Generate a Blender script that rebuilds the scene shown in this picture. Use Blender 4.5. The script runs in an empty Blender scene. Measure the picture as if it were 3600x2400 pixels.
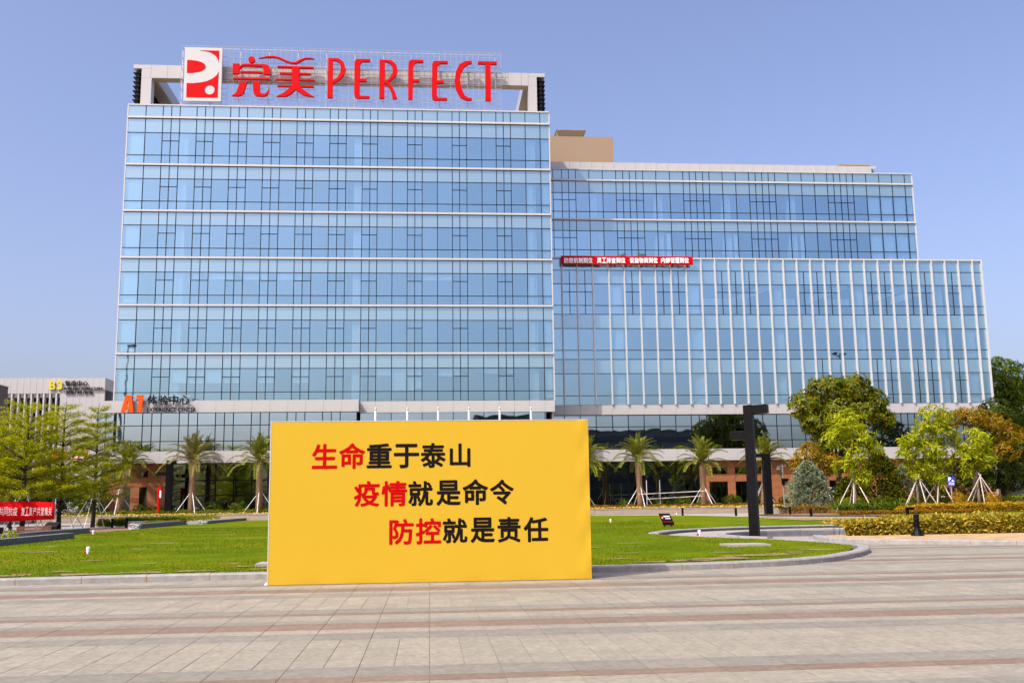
import bpy, bmesh, math, random
import numpy as np
from mathutils import Vector, Matrix
R = math.radians
rnd = random.Random(7)
rng = np.random.default_rng(11)
S = bpy.context.scene
COL = S.collection

# ------------------------------------------------------------------ camera, sky, sun, exposure
def setup():
    TH, P, RO = R(4.8), R(9.08), 0.0137
    fw = Vector((math.sin(TH)*math.cos(P), math.cos(TH)*math.cos(P), math.sin(P)))
    r0 = Vector((math.cos(TH), -math.sin(TH), 0)); u0 = r0.cross(fw)
    rt = r0*math.cos(RO) - u0*math.sin(RO); up = u0*math.cos(RO) + r0*math.sin(RO)
    cam = bpy.data.cameras.new('camera'); cam.lens = 35.0; cam.sensor_width = 36.0
    cam.clip_end = 2000; cam.clip_start = .1
    o = bpy.data.objects.new('camera', cam); COL.objects.link(o)
    M = Matrix.Identity(4)
    for i in range(3):
        M[i][0], M[i][1], M[i][2] = rt[i], up[i], -fw[i]
    M.translation = (0, 0, 1.57)
    o.matrix_world = M; S.camera = o
    SUN_AZ, SUN_EL = 49.0, 50.0             # the sun stands behind and left of the camera
    w = bpy.data.worlds.new('World'); S.world = w; w.use_nodes = True
    nt = w.node_tree; bg = nt.nodes['Background']
    sky = nt.nodes.new('ShaderNodeTexSky'); sky.sky_type = 'NISHITA'; sky.sun_disc = False
    sky.sun_elevation = R(SUN_EL); sky.sun_rotation = R(180+SUN_AZ)
    sky.air_density = 1.0; sky.dust_density = 4.6; sky.ozone_density = 1.6
    hs = nt.nodes.new('ShaderNodeMix'); hs.data_type = 'RGBA'; hs.blend_type = 'MULTIPLY'
    hs.inputs[0].default_value = 1; hs.inputs[7].default_value = (1.06, 0.975, 1.11, 1)
    nt.links.new(sky.outputs[0], hs.inputs[6]); nt.links.new(hs.outputs[2], bg.inputs[0])
    bg.inputs[1].default_value = 0.14
    l = bpy.data.lights.new('sun', 'SUN'); l.energy = 3.1; l.angle = R(.53); l.color = (1, .94, .84)
    so = bpy.data.objects.new('sun', l); COL.objects.link(so)
    d = Vector((math.sin(R(SUN_AZ))*math.cos(R(SUN_EL)), math.cos(R(SUN_AZ))*math.cos(R(SUN_EL)), -math.sin(R(SUN_EL))))
    so.rotation_euler = d.to_track_quat('-Z', 'Y').to_euler(); so.location = (-40, -40, 60)
    S.view_settings.view_transform = 'Standard'; S.view_settings.look = 'None'
    S.view_settings.exposure = 0.66; S.view_settings.gamma = 1; S.view_settings.use_curve_mapping = False
    S.render.engine = 'CYCLES'
    S.cycles.max_bounces = 8; S.cycles.transparent_max_bounces = 12
setup()

# ------------------------------------------------------------------ materials
def mat(name, col, rough=.6, metal=0, spec=.5, noise=None, bump=0, bscale=20, island=None):
    """plain surface; noise=(scale, amount) mottles the colour, island = list of colours picked per leaf / piece"""
    m = bpy.data.materials.new(name); m.use_nodes = True
    nt = m.node_tree; b = nt.nodes['Principled BSDF']
    b.inputs['Roughness'].default_value = rough; b.inputs['Metallic'].default_value = metal
    b.inputs['Specular IOR Level'].default_value = spec
    c = (*col, 1); b.inputs['Base Color'].default_value = c
    out = None
    if island:
        g = nt.nodes.new('ShaderNodeNewGeometry'); cr = nt.nodes.new('ShaderNodeValToRGB')
        els = cr.color_ramp.elements
        els[0].color = (*island[0], 1); els[1].color = (*island[-1], 1)
        for i, k in enumerate(island[1:-1]): els.new((i+1)/(len(island)-1)).color = (*k, 1)
        nt.links.new(g.outputs['Random Per Island'], cr.inputs[0]); out = cr.outputs[0]
    if noise:
        tc = nt.nodes.new('ShaderNodeTexCoord'); n = nt.nodes.new('ShaderNodeTexNoise')
        n.inputs['Scale'].default_value = noise[0]; n.inputs['Detail'].default_value = 6
        nt.links.new(tc.outputs['Object'], n.inputs['Vector'])
        mr = nt.nodes.new('ShaderNodeMapRange'); mr.inputs[1].default_value = .3; mr.inputs[2].default_value = .7
        mr.inputs[3].default_value = 1-noise[1]; mr.inputs[4].default_value = 1+noise[1]
        nt.links.new(n.outputs[0], mr.inputs[0])
        mx = nt.nodes.new('ShaderNodeMix'); mx.data_type = 'RGBA'; mx.blend_type = 'MULTIPLY'
        mx.inputs[0].default_value = 1; mx.inputs[6].default_value = c
        if out: nt.links.new(out, mx.inputs[6])
        nt.links.new(mr.outputs[0], mx.inputs[7]); out = mx.outputs[2]
    if out: nt.links.new(out, b.inputs['Base Color'])
    if bump:
        tc = nt.nodes.new('ShaderNodeTexCoord'); n = nt.nodes.new('ShaderNodeTexNoise')
        n.inputs['Scale'].default_value = bscale; n.inputs['Detail'].default_value = 8
        nt.links.new(tc.outputs['Object'], n.inputs['Vector'])
        bp = nt.nodes.new('ShaderNodeBump'); bp.inputs['Strength'].default_value = bump; bp.inputs['Distance'].default_value = .03
        nt.links.new(n.outputs[0], bp.inputs['Height']); nt.links.new(bp.outputs[0], b.inputs['Normal'])
    return m

def leafmat(name, cols, trans=.3):
    m = mat(name, cols[0], rough=.5, spec=.12, island=cols)
    nt = m.node_tree; b = nt.nodes['Principled BSDF']; o = nt.nodes['Material Output']
    cr = [n for n in nt.nodes if n.type == 'VALTORGB'][0]
    t = nt.nodes.new('ShaderNodeBsdfTranslucent'); mx = nt.nodes.new('ShaderNodeMixShader')
    hs = nt.nodes.new('ShaderNodeHueSaturation'); hs.inputs['Value'].default_value = 1.3; hs.inputs['Saturation'].default_value = 1.1
    nt.links.new(cr.outputs[0], hs.inputs['Color']); nt.links.new(hs.outputs[0], t.inputs[0])
    mx.inputs[0].default_value = trans
    nt.links.new(b.outputs[0], mx.inputs[1]); nt.links.new(t.outputs[0], mx.inputs[2]); nt.links.new(mx.outputs[0], o.inputs[0])
    return m

def glassmat(name, tint, refl, fac, see=None, body=None, wob=.03, wscale=.8):
    """coated curtain-wall glass: mirror coat over see-through glass (see) or over an opaque back-painted pane (body)"""
    m = bpy.data.materials.new(name); m.use_nodes = True
    nt = m.node_tree; nt.nodes.remove(nt.nodes['Principled BSDF']); o = nt.nodes['Material Output']
    tc = nt.nodes.new('ShaderNodeTexCoord'); oi = nt.nodes.new('ShaderNodeObjectInfo'); geo = nt.nodes.new('ShaderNodeNewGeometry')
    n = nt.nodes.new('ShaderNodeTexNoise'); n.noise_dimensions = '4D'; n.inputs['Scale'].default_value = wscale; n.inputs['Detail'].default_value = 1
    ml = nt.nodes.new('ShaderNodeMath'); ml.operation = 'MULTIPLY'; ml.inputs[1].default_value = 50
    nt.links.new(oi.outputs['Random'], ml.inputs[0]); nt.links.new(ml.outputs[0], n.inputs['W']); nt.links.new(geo.outputs['Position'], n.inputs['Vector'])
    bp = nt.nodes.new('ShaderNodeBump'); bp.inputs['Strength'].default_value = wob; bp.inputs['Distance'].default_value = .3
    nt.links.new(n.outputs[0], bp.inputs['Height'])
    gl = nt.nodes.new('ShaderNodeBsdfGlossy'); gl.inputs['Roughness'].default_value = .015; gl.inputs['Color'].default_value = (*refl, 1)
    nt.links.new(bp.outputs[0], gl.inputs['Normal'])
    mr = nt.nodes.new('ShaderNodeMapRange'); mr.inputs[3].default_value = fac*.93; mr.inputs[4].default_value = min(1, fac*1.07)
    nt.links.new(oi.outputs['Random'], mr.inputs[0])
    mx = nt.nodes.new('ShaderNodeMixShader'); nt.links.new(mr.outputs[0], mx.inputs[0])
    if body:
        d = nt.nodes.new('ShaderNodeBsdfDiffuse'); d.inputs['Color'].default_value = (*body, 1)
    else:
        d = nt.nodes.new('ShaderNodeBsdfTransparent'); d.inputs['Color'].default_value = (*tint, 1)
    nt.links.new(d.outputs[0], mx.inputs[1]); nt.links.new(gl.outputs[0], mx.inputs[2]); nt.links.new(mx.outputs[0], o.inputs[0])
    return m

M = {}
M['spandrel'] = glassmat('spandrel_glass', None, (.46, .63, .72), .50, body=(.21, .31, .335), wob=.008)
M['spandrel_wing'] = glassmat('spandrel_wing_glass', None, (.52, .74, .88), .50, body=(.15, .25, .30), wob=.008)
M['vision_wing'] = glassmat('vision_wing_glass', (.86, .93, .98), (.54, .78, .91), .48, wob=.008)
M['vision'] = glassmat('vision_glass', (.86, .93, .98), (.47, .70, .80), .47, wob=.008)
M['lowglass'] = glassmat('dark_glass', (.40, .46, .48), (.60, .79, .91), .64, wob=.02, wscale=.45)
M['groundglass'] = glassmat('shopfront_glass', (.20, .24, .24), (.52, .62, .60), .38, wob=.02)
M['mullion'] = mat('mullion_black', (.003, .004, .006), .5, spec=.1)
M['panel'] = mat('aluminium_panel', (.42, .41, .39), .38, noise=(1.2, .03))
M['white'] = mat('white_paint', (.50, .49, .475), .4, noise=(.8, .03))
M['grey_panel'] = mat('grey_panel', (.36, .36, .365), .45, noise=(1.2, .05))
M['soffit'] = mat('soffit_beige', (.36, .27, .17), .6)
M['beige'] = mat('beige_render', (.29, .205, .125), .7, noise=(.6, .05))
M['taupe'] = mat('taupe_render', (.085, .078, .074), .8, noise=(.6, .08))
M['terra'] = mat('terracotta', (.28, .098, .030), .7, noise=(1.5, .16), bump=.15, bscale=6)
M['dark'] = mat('dark_interior', (.035, .04, .045), .8)
M['room'] = mat('room_wall', (.16, .20, .26), .8)
M['column'] = mat('column_white', (.85, .86, .84), .7)
M['black'] = mat('black_metal', (.0035, .0035, .004), .45, spec=.12, noise=(3, .3))
M['steel'] = mat('galvanised_steel', (.55, .55, .55), .35, metal=.6)
M['red'] = mat('sign_red', (.54, .002, .004), .6, spec=.08)
M['redcloth'] = mat('red_cloth', (.50, .004, .006), .8, spec=.05, noise=(2.5, .1), bump=.3, bscale=3)
M['orange'] = mat('sign_orange', (.85, .085, .004), .6, spec=.1)
M['yellow'] = mat('sign_yellow', (.62, .50, .02), .4)
M['ink'] = mat('letter_black', (.006, .006, .008), .5, spec=.2)
M['printred'] = mat('print_red', (.44, .001, .003), .7, spec=.05)
M['printblack'] = mat('print_black', (.008, .005, .005), .7, spec=.08)
M['whiteletter'] = mat('letter_white', (.85, .83, .83), .5)
M['pinkletter'] = mat('letter_pale', (.75, .45, .45), .6)
M['billboard'] = mat('billboard_vinyl', (.545, .352, .027), .8, spec=.05, noise=(.35, .02), bump=.05, bscale=1.2)
M['plaza'] = mat('plaza_joint', (.21, .19, .145), .9, noise=(3, .2))
M['path'] = mat('path_stone', (.30, .278, .245), .8, noise=(1.5, .1))
M['kerb'] = mat('kerb_granite', (.27, .26, .24), .75, noise=(6, .18), bump=.2, bscale=40)
M['mortar'] = mat('kerb_mortar', (.30, .17, .08), .9, noise=(9, .2))
M['granite'] = mat('wall_granite', (.13, .13, .13), .8, noise=(4, .25), bump=.5, bscale=14)
M['rock'] = mat('split_granite', (.40, .39, .37), .85, noise=(5, .25), bump=.8, bscale=9)
M['planter'] = mat('planter_stone', (.30, .245, .18), .8, noise=(1.5, .12))
M['soil'] = mat('soil', (.20, .11, .05), .95, noise=(2.5, .3), bump=.5, bscale=8)
M['pool'] = mat('pool_marble', (.16, .165, .165), .45, noise=(1.1, .35))
M['wood'] = mat('bench_wood', (.14, .045, .022), .6, noise=(6, .3))
M['bamboo'] = mat('stake_bamboo', (.60, .52, .45), .6, noise=(5, .2))
M['stake'] = mat('stake_white', (.70, .69, .67), .5, noise=(6, .2))
M['bark'] = mat('bark_brown', (.10, .062, .035), .9, noise=(5, .35), bump=.6, bscale=12)
M['barkdark'] = mat('bark_dark', (.035, .022, .014), .9, noise=(5, .3), bump=.6, bscale=12)
M['barkpale'] = mat('bark_pale', (.24, .18, .12), .9, noise=(5, .3), bump=.6, bscale=12)
M['palmbark'] = mat('palm_bark', (.13, .065, .03), .9, noise=(7, .35), bump=.5, bscale=20)
M['palmscale'] = mat('palm_leaf_base', (.52, .33, .18), .9, noise=(6, .35))
M['stair'] = mat('atrium_white', (.80, .80, .78), .6)
M['lattice'] = mat('lattice_grey', (.34, .34, .36), .5, spec=.3)
M['blue'] = mat('sign_blue', (.012, .05, .50), .4)
M['signgrey'] = mat('pole_grey', (.16, .165, .17), .45)

def pave(name, col, amt=.12):
    m = mat(name, col, .82, noise=(2.2, amt), bump=.12, bscale=60)
    nt = m.node_tree; mx = [n for n in nt.nodes if n.type == 'MIX'][0]
    oi = nt.nodes.new('ShaderNodeObjectInfo'); g = nt.nodes.new('ShaderNodeNewGeometry')
    ad = nt.nodes.new('ShaderNodeMath'); ad.operation = 'ADD'; fr = nt.nodes.new('ShaderNodeMath'); fr.operation = 'FRACT'
    nt.links.new(oi.outputs['Random'], ad.inputs[0]); nt.links.new(g.outputs['Random Per Island'], ad.inputs[1]); nt.links.new(ad.outputs[0], fr.inputs[0])
    mr = nt.nodes.new('ShaderNodeMapRange'); mr.inputs[3].default_value = .94; mr.inputs[4].default_value = 1.06
    nt.links.new(fr.outputs[0], mr.inputs[0])
    m2 = nt.nodes.new('ShaderNodeMix'); m2.data_type = 'RGBA'; m2.blend_type = 'MULTIPLY'; m2.inputs[0].default_value = 1
    m2.inputs[6].default_value = (*col, 1)
    nt.links.new(mr.outputs[0], m2.inputs[7]); nt.links.new(m2.outputs[2], mx.inputs[6])
    # fine stone grain
    tc = nt.nodes.new('ShaderNodeTexCoord'); n = nt.nodes.new('ShaderNodeTexNoise'); n.inputs['Scale'].default_value = 14; n.inputs['Detail'].default_value = 8
    nt.links.new(g.outputs['Position'], n.inputs['Vector'])
    r2 = nt.nodes.new('ShaderNodeMapRange'); r2.inputs[1].default_value = .35; r2.inputs[2].default_value = .65; r2.inputs[3].default_value = .86; r2.inputs[4].default_value = 1.12
    nt.links.new(n.outputs[0], r2.inputs[0])
    m3 = nt.nodes.new('ShaderNodeMix'); m3.data_type = 'RGBA'; m3.blend_type = 'MULTIPLY'; m3.inputs[0].default_value = 1
    nt.links.new(mx.outputs[2], m3.inputs[6]); nt.links.new(r2.outputs[0], m3.inputs[7])
    nt.links.new(m3.outputs[2], nt.nodes['Principled BSDF'].inputs['Base Color'])
    return m
M['pave_light'] = pave('paving_light', (.262, .238, .176))
M['pave_grey'] = pave('paving_grey', (.205, .190, .148))
M['pave_brown'] = pave('paving_brown', (.19, .135, .090))

def lawnmat():
    m = mat('lawn_grass', (.085, .132, .0012), .9, spec=.02, noise=(.5, .2), bump=.3, bscale=9)
    nt = m.node_tree; b = nt.nodes['Principled BSDF']; mx = [n for n in nt.nodes if n.type == 'MIX'][0]
    g = nt.nodes.new('ShaderNodeNewGeometry')
    def nz(scale, a, c):
        n = nt.nodes.new('ShaderNodeTexNoise'); n.inputs['Scale'].default_value = scale; n.inputs['Detail'].default_value = 5
        nt.links.new(g.outputs['Position'], n.inputs['Vector'])
        r = nt.nodes.new('ShaderNodeMapRange'); r.inputs[1].default_value = a; r.inputs[2].default_value = c
        nt.links.new(n.outputs[0], r.inputs[0]); return r.outputs[0]
    def mixc(f, a, col):
        k = nt.nodes.new('ShaderNodeMix'); k.data_type = 'RGBA'; nt.links.new(f, k.inputs[0])
        nt.links.new(a, k.inputs[6]); k.inputs[7].default_value = (*col, 1); return k.outputs[2]
    c = mixc(nz(.22, .45, .68), mx.outputs[2], (.145, .16, .002))
    c = mixc(nz(1.1, .62, .70), c, (.04, .09, .001))
    c = mixc(nz(.75, .665, .70), c, (.28, .18, .08))
    nt.links.new(c, b.inputs['Base Color']); return m
M['lawn'] = lawnmat()
M['blade'] = leafmat('grass_blade', [(.088, .132, .001), (.108, .148, .0015), (.14, .165, .002), (.095, .138, .001)], .28)

# leaves
M['lf_layer'] = leafmat('leaf_layered', [(.23, .26, .003), (.40, .41, .006), (.13, .175, .002), (.50, .47, .010), (.25, .26, .003)], .45)
M['lf_big'] = leafmat('leaf_big_dark', [(.045, .08, .002), (.11, .135, .003), (.17, .18, .004), (.06, .10, .002), (.13, .15, .003), (.15, .085, .003), (.08, .115, .002)], .2)
M['lf_lime'] = leafmat('leaf_lime', [(.26, .31, .006), (.40, .42, .010), (.15, .21, .004), (.48, .46, .016), (.20, .26, .005)], .35)
M['lf_orange'] = leafmat('leaf_autumn', [(.17, .16, .005), (.32, .16, .006), (.11, .13, .003), (.36, .25, .008), (.26, .085, .005), (.14, .14, .004)], .3)
M['lf_dark'] = leafmat('leaf_dark', [(.016, .035, 0.0021), (.04, .065, 0.0028), (.07, .09, 0.0035), (.025, .045, 0.0021)], .2)
M['lf_mid'] = leafmat('leaf_mid', [(.03, .07, 0.0028), (.075, .125, 0.0042), (.12, .16, 0.0056), (.05, .09, 0.0035)], .25)
M['lf_spruce'] = leafmat('needle_blue', [(.14, .20, .13), (.26, .33, .22), (.38, .42, .27), (.09, .14, .08), (.33, .31, .08)], .15)
M['lf_tip'] = leafmat('leaf_yellow_tip', [(.02, .045, 0.0021), (.035, .06, 0.0028), (.05, .075, 0.0035), (.30, .25, 0.007), (.03, .05, 0.0021)], .2)
M['lf_hedge'] = leafmat('leaf_variegated', [(.12, .13, .012), (.48, .34, .03), (.62, .45, .06), (.07, .10, .010), (.40, .32, .03), (.16, .16, .015), (.60, .42, .08)], .3)
M['lf_ohedge'] = leafmat('leaf_orange_hedge', [(.42, .26, 0.0105), (.52, .33, 0.014), (.24, .20, 0.007), (.40, .16, 0.007), (.50, .38, 0.0175)], .3)
M['lf_topiary'] = leafmat('leaf_topiary', [(.36, .19, 0.0042), (.28, .16, 0.0042), (.42, .24, 0.007)], .2)
M['lf_redhedge'] = leafmat('leaf_red_hedge', [(.20, .07, 0.007), (.26, .12, 0.00875), (.13, .06, 0.00525), (.30, .20, 0.0105)], .2)
M['lf_flower'] = leafmat('flower_yellow', [(.80, .52, .06), (.75, .40, .03), (.85, .66, .15), (.14, .17, .02), (.10, .14, .015)], .2)
M['lf_fern'] = leafmat('leaf_fern', [(.07, .12, 0.0035), (.16, .19, 0.0042), (.24, .22, 0.007), (.05, .09, 0.0028)], .3)
M['lf_palm'] = leafmat('leaf_palm', [(.13, .16, .01), (.26, .27, .03), (.08, .12, .005), (.19, .22, .015), (.38, .34, .12)], .25)
M['lf_palmdry'] = leafmat('leaf_palm_dry', [(.24, .18, .05), (.32, .26, .08), (.13, .16, .015), (.11, .13, .01), (.38, .29, .13)], .2)

# ------------------------------------------------------------------ mesh helpers
class MB:
    def __init__(s): s.v, s.f = [], []
    def add(s, vs, fs):
        n = len(s.v); s.v += [tuple(p) for p in vs]; s.f += [tuple(i+n for i in q) for q in fs]; return s
    def box(s, x0, x1, y0, y1, z0, z1):
        return s.add([(x0,y0,z0),(x1,y0,z0),(x1,y1,z0),(x0,y1,z0),(x0,y0,z1),(x1,y0,z1),(x1,y1,z1),(x0,y1,z1)],
                     [(0,3,2,1),(4,5,6,7),(0,1,5,4),(1,2,6,5),(2,3,7,6),(3,0,4,7)])
    def obox(s, c, sx, sy, sz, rz=0):
        ca, sa = math.cos(rz), math.sin(rz); vs = []
        for z in (0, sz):
            for x, y in ((-sx/2,-sy/2),(sx/2,-sy/2),(sx/2,sy/2),(-sx/2,sy/2)):
                vs.append((c[0]+x*ca-y*sa, c[1]+x*sa+y*ca, c[2]+z))
        return s.add(vs, [(0,3,2,1),(4,5,6,7),(0,1,5,4),(1,2,6,5),(2,3,7,6),(3,0,4,7)])
    def tube(s, pts, rad, n=7):
        pts = [Vector(p) for p in pts]; rings = []
        if not isinstance(rad, (list, tuple)): rad = [rad]*len(pts)
        for i, p in enumerate(pts):
            d = (pts[min(i+1, len(pts)-1)]-pts[max(i-1, 0)]).normalized()
            a = d.orthogonal().normalized() if abs(d.z) < .9 else Vector((1, 0, 0)).cross(d).normalized()
            b = d.cross(a)
            rings.append([p+(a*math.cos(2*math.pi*k/n)+b*math.sin(2*math.pi*k/n))*rad[i] for k in range(n)])
        vs = [q for r in rings for q in r]; fs = []
        for i in range(len(pts)-1):
            for k in range(n):
                fs.append((i*n+k, i*n+(k+1) % n, (i+1)*n+(k+1) % n, (i+1)*n+k))
        fs.append(tuple(range(n-1, -1, -1))); fs.append(tuple((len(pts)-1)*n+k for k in range(n)))
        return s.add(vs, fs)
    def lathe(s, c, prof, n=14):
        vs, fs = [], []
        for r, z in prof:
            for k in range(n): vs.append((c[0]+r*math.cos(2*math.pi*k/n), c[1]+r*math.sin(2*math.pi*k/n), c[2]+z))
        for i in range(len(prof)-1):
            for k in range(n): fs.append((i*n+k, i*n+(k+1) % n, (i+1)*n+(k+1) % n, (i+1)*n+k))
        fs.append(tuple(range(n-1, -1, -1))); fs.append(tuple((len(prof)-1)*n+k for k in range(n)))
        return s.add(vs, fs)
    def build(s, name, m, parent=None, smooth=False, bevel=0):
        me = bpy.data.meshes.new(name); off = Vector((0, 0, 0)); p = parent
        while p is not None: off += p.location; p = p.parent
        me.from_pydata([tuple(Vector(q)-off) for q in s.v], [], s.f); me.update()
        return link(name, me, m, parent, smooth, bevel)

def link(name, me, m, parent=None, smooth=False, bevel=0):
    if m and not me.materials: me.materials.append(m)
    if smooth: me.polygons.foreach_set('use_smooth', [True]*len(me.polygons))
    o = bpy.data.objects.new(name, me); COL.objects.link(o)
    if parent: o.parent = parent
    if bevel:
        b = o.modifiers.new('bevel', 'BEVEL'); b.width = bevel; b.segments = 2; b.limit_method = 'ANGLE'
    return o

def tag(o, label=None, cat=None, group=None, kind=None):
    if label: o['label'] = label
    if cat: o['category'] = cat
    if group: o['group'] = group
    if kind: o['kind'] = kind
    return o
def thing(name, label, cat, loc=(0, 0, 0), group=None):
    o = bpy.data.objects.new(name, None); COL.objects.link(o); o.location = loc; o.empty_display_size = .2
    return tag(o, label, cat, group)
def struct(name, mb, m, smooth=False):
    return tag(mb.build(name, m, None, smooth), kind='structure')
def dup(root, loc, rz=0, sc=1, label=None, only=None):
    r = root.copy(); COL.objects.link(r); r.location = loc; r.rotation_euler = (0, 0, rz)
    r.scale = (sc, sc, sc) if not isinstance(sc, tuple) else sc
    if label: r['label'] = label
    for ch in list(root.children):
        c = ch.copy(); COL.objects.link(c); c.parent = r
        for g in list(ch.children):
            d = g.copy(); COL.objects.link(d); d.parent = c
    return r

UNIT = {}
def piece(name, m, parent, x0, x1, y0, y1, z0, z1):
    """a box piece; all pieces of one material share one unit-cube mesh"""
    me = UNIT.get(m.name)
    if me is None:
        b = MB().box(-.5, .5, -.5, .5, -.5, .5); me = bpy.data.meshes.new('unit_'+m.name); me.from_pydata(b.v, [], b.f); me.materials.append(m); UNIT[m.name] = me
    o = bpy.data.objects.new(name, me); COL.objects.link(o); o.parent = parent
    off = Vector((0, 0, 0)); p = parent
    while p is not None: off += p.location; p = p.parent
    o.location = Vector(((x0+x1)/2, (y0+y1)/2, (z0+z1)/2))-off
    o.scale = (x1-x0, y1-y0, z1-z0); return o

def poly(name, pts, z, m, thick=0):
    """flat or slab polygon in the ground plane"""
    bm = bmesh.new(); vs = [bm.verts.new((x, y, z)) for x, y in pts]; f = bm.faces.new(vs)
    if f.normal.z < 0: f.normal_flip()
    bm.normal_update()
    if f.normal.z < 0: f.normal_flip()
    if thick:
        r = bmesh.ops.extrude_face_region(bm, geom=[f])
        for v in [g for g in r['geom'] if isinstance(g, bmesh.types.BMVert)]: v.co.z += thick
        bmesh.ops.recalc_face_normals(bm, faces=bm.faces)
    bmesh.ops.triangulate(bm, faces=[f for f in bm.faces if len(f.verts) > 4])
    me = bpy.data.meshes.new(name); bm.to_mesh(me); bm.free(); me.materials.append(m)
    o = bpy.data.objects.new(name, me); COL.objects.link(o); return tag(o, kind='structure')

def plate(name, m, parent, outline, y0, y1, holes=()):
    """upright plate: an X-Z outline (with holes) given thickness from y0 (front) to y1"""
    cu = bpy.data.curves.new(name, 'CURVE'); cu.dimensions = '2D'; cu.fill_mode = 'BOTH'
    cu.extrude = abs(y1-y0)/2
    off = Vector((0, 0, 0)); p = parent
    while p is not None: off += p.location; p = p.parent
    for loop in (outline, *holes):
        sp = cu.splines.new('POLY'); sp.points.add(len(loop)-1); sp.use_cyclic_u = True
        for q, (x, z) in zip(sp.points, loop): q.co = (x-off.x, z-off.z, 0, 1)
    tmp = bpy.data.objects.new('tmp', cu)
    me = bpy.data.meshes.new_from_object(tmp); bpy.data.objects.remove(tmp); bpy.data.curves.remove(cu)
    me.transform(Matrix(((1, 0, 0, 0), (0, 0, -1, (y0+y1)/2-off.y), (0, 1, 0, 0), (0, 0, 0, 1))))
    me.materials.clear(); me.name = name
    return link(name, me, m, parent)

def glyph(ch, x0, x1, z0, z1, yf, th, m, parent, bold=.02, name='letter'):
    """raised or printed lettering fitted to a box on an upright face; yf = front face"""
    cu = bpy.data.curves.new('g', 'FONT'); cu.body = ch; cu.resolution_u = 3; cu.extrude = .5
    o = bpy.data.objects.new('g', cu); COL.objects.link(o)
    dg = bpy.context.evaluated_depsgraph_get(); src = bpy.data.meshes.new_from_object(o.evaluated_get(dg))
    bpy.data.objects.remove(o); bpy.data.curves.remove(cu)
    n = len(src.vertices); a = np.empty(n*3, np.float32); src.vertices.foreach_get('co', a); a = a.reshape(-1, 3).astype(float)
    faces = [tuple(p.vertices) for p in src.polygons]; bpy.data.meshes.remove(src)
    lo, hi = a.min(0), a.max(0); off = Vector((0, 0, 0)); p = parent
    while p is not None: off += p.location; p = p.parent
    V, F = [], []
    for k in range(9 if bold else 1):        # strokes thickened by eight small shifts of the outline
        dx, dz = (0, 0) if k == 0 else (bold*math.cos(k*math.pi/4), bold*math.sin(k*math.pi/4))
        w, h = hi[0]-lo[0]+2*bold, hi[1]-lo[1]+2*bold
        x = x0+(a[:, 0]+dx-lo[0]+bold)/w*(x1-x0); z = z0+(a[:, 1]+dz-lo[1]+bold)/h*(z1-z0)
        y = np.where(a[:, 2] > 0, yf+k*th*.004, yf+th-k*th*.004)
        V += list(zip(x-off.x, y-off.y, z-off.z)); F += [tuple(i+k*n for i in f) for f in faces]
    me = bpy.data.meshes.new(name); me.from_pydata(V, [], F); me.update()
    return link(name, me, m, parent)

# ------------------------------------------------------------------ leaf helpers
def unit(a): return a/np.maximum(np.linalg.norm(a, axis=1, keepdims=True), 1e-6)
def leafmesh(name, P, D, N, L, W, m, parent=None, fold=.12):
    """one folded diamond leaf per row: base P, direction D, approximate normal N"""
    n = len(P); D = unit(D); Sd = unit(np.cross(D, N)); N = np.cross(Sd, D)
    L = np.broadcast_to(np.asarray(L, float), (n,))[:, None]; W = np.broadcast_to(np.asarray(W, float), (n,))[:, None]
    V = np.stack([P, P+D*L*.5+Sd*W*.5+N*W*fold, P+D*L-N*L*.08, P+D*L*.5-Sd*W*.5+N*W*fold], 1).reshape(-1, 3)
    off = Vector((0, 0, 0)); p = parent
    while p is not None: off += p.location; p = p.parent
    V = V-np.array(off)
    me = bpy.data.meshes.new(name); me.vertices.add(n*4); me.vertices.foreach_set('co', V.astype(np.float32).ravel())
    me.loops.add(n*4); me.loops.foreach_set('vertex_index', np.arange(n*4, dtype=np.int32))
    me.polygons.add(n); me.polygons.foreach_set('loop_start', np.arange(0, n*4, 4, dtype=np.int32))
    try: me.polygons.foreach_set('loop_total', np.full(n, 4, dtype=np.int32))
    except Exception: pass
    me.update(calc_edges=True); me.validate()
    return link(name, me, m, parent)
def rdir(n): return unit(rng.normal(size=(n, 3)))
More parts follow.
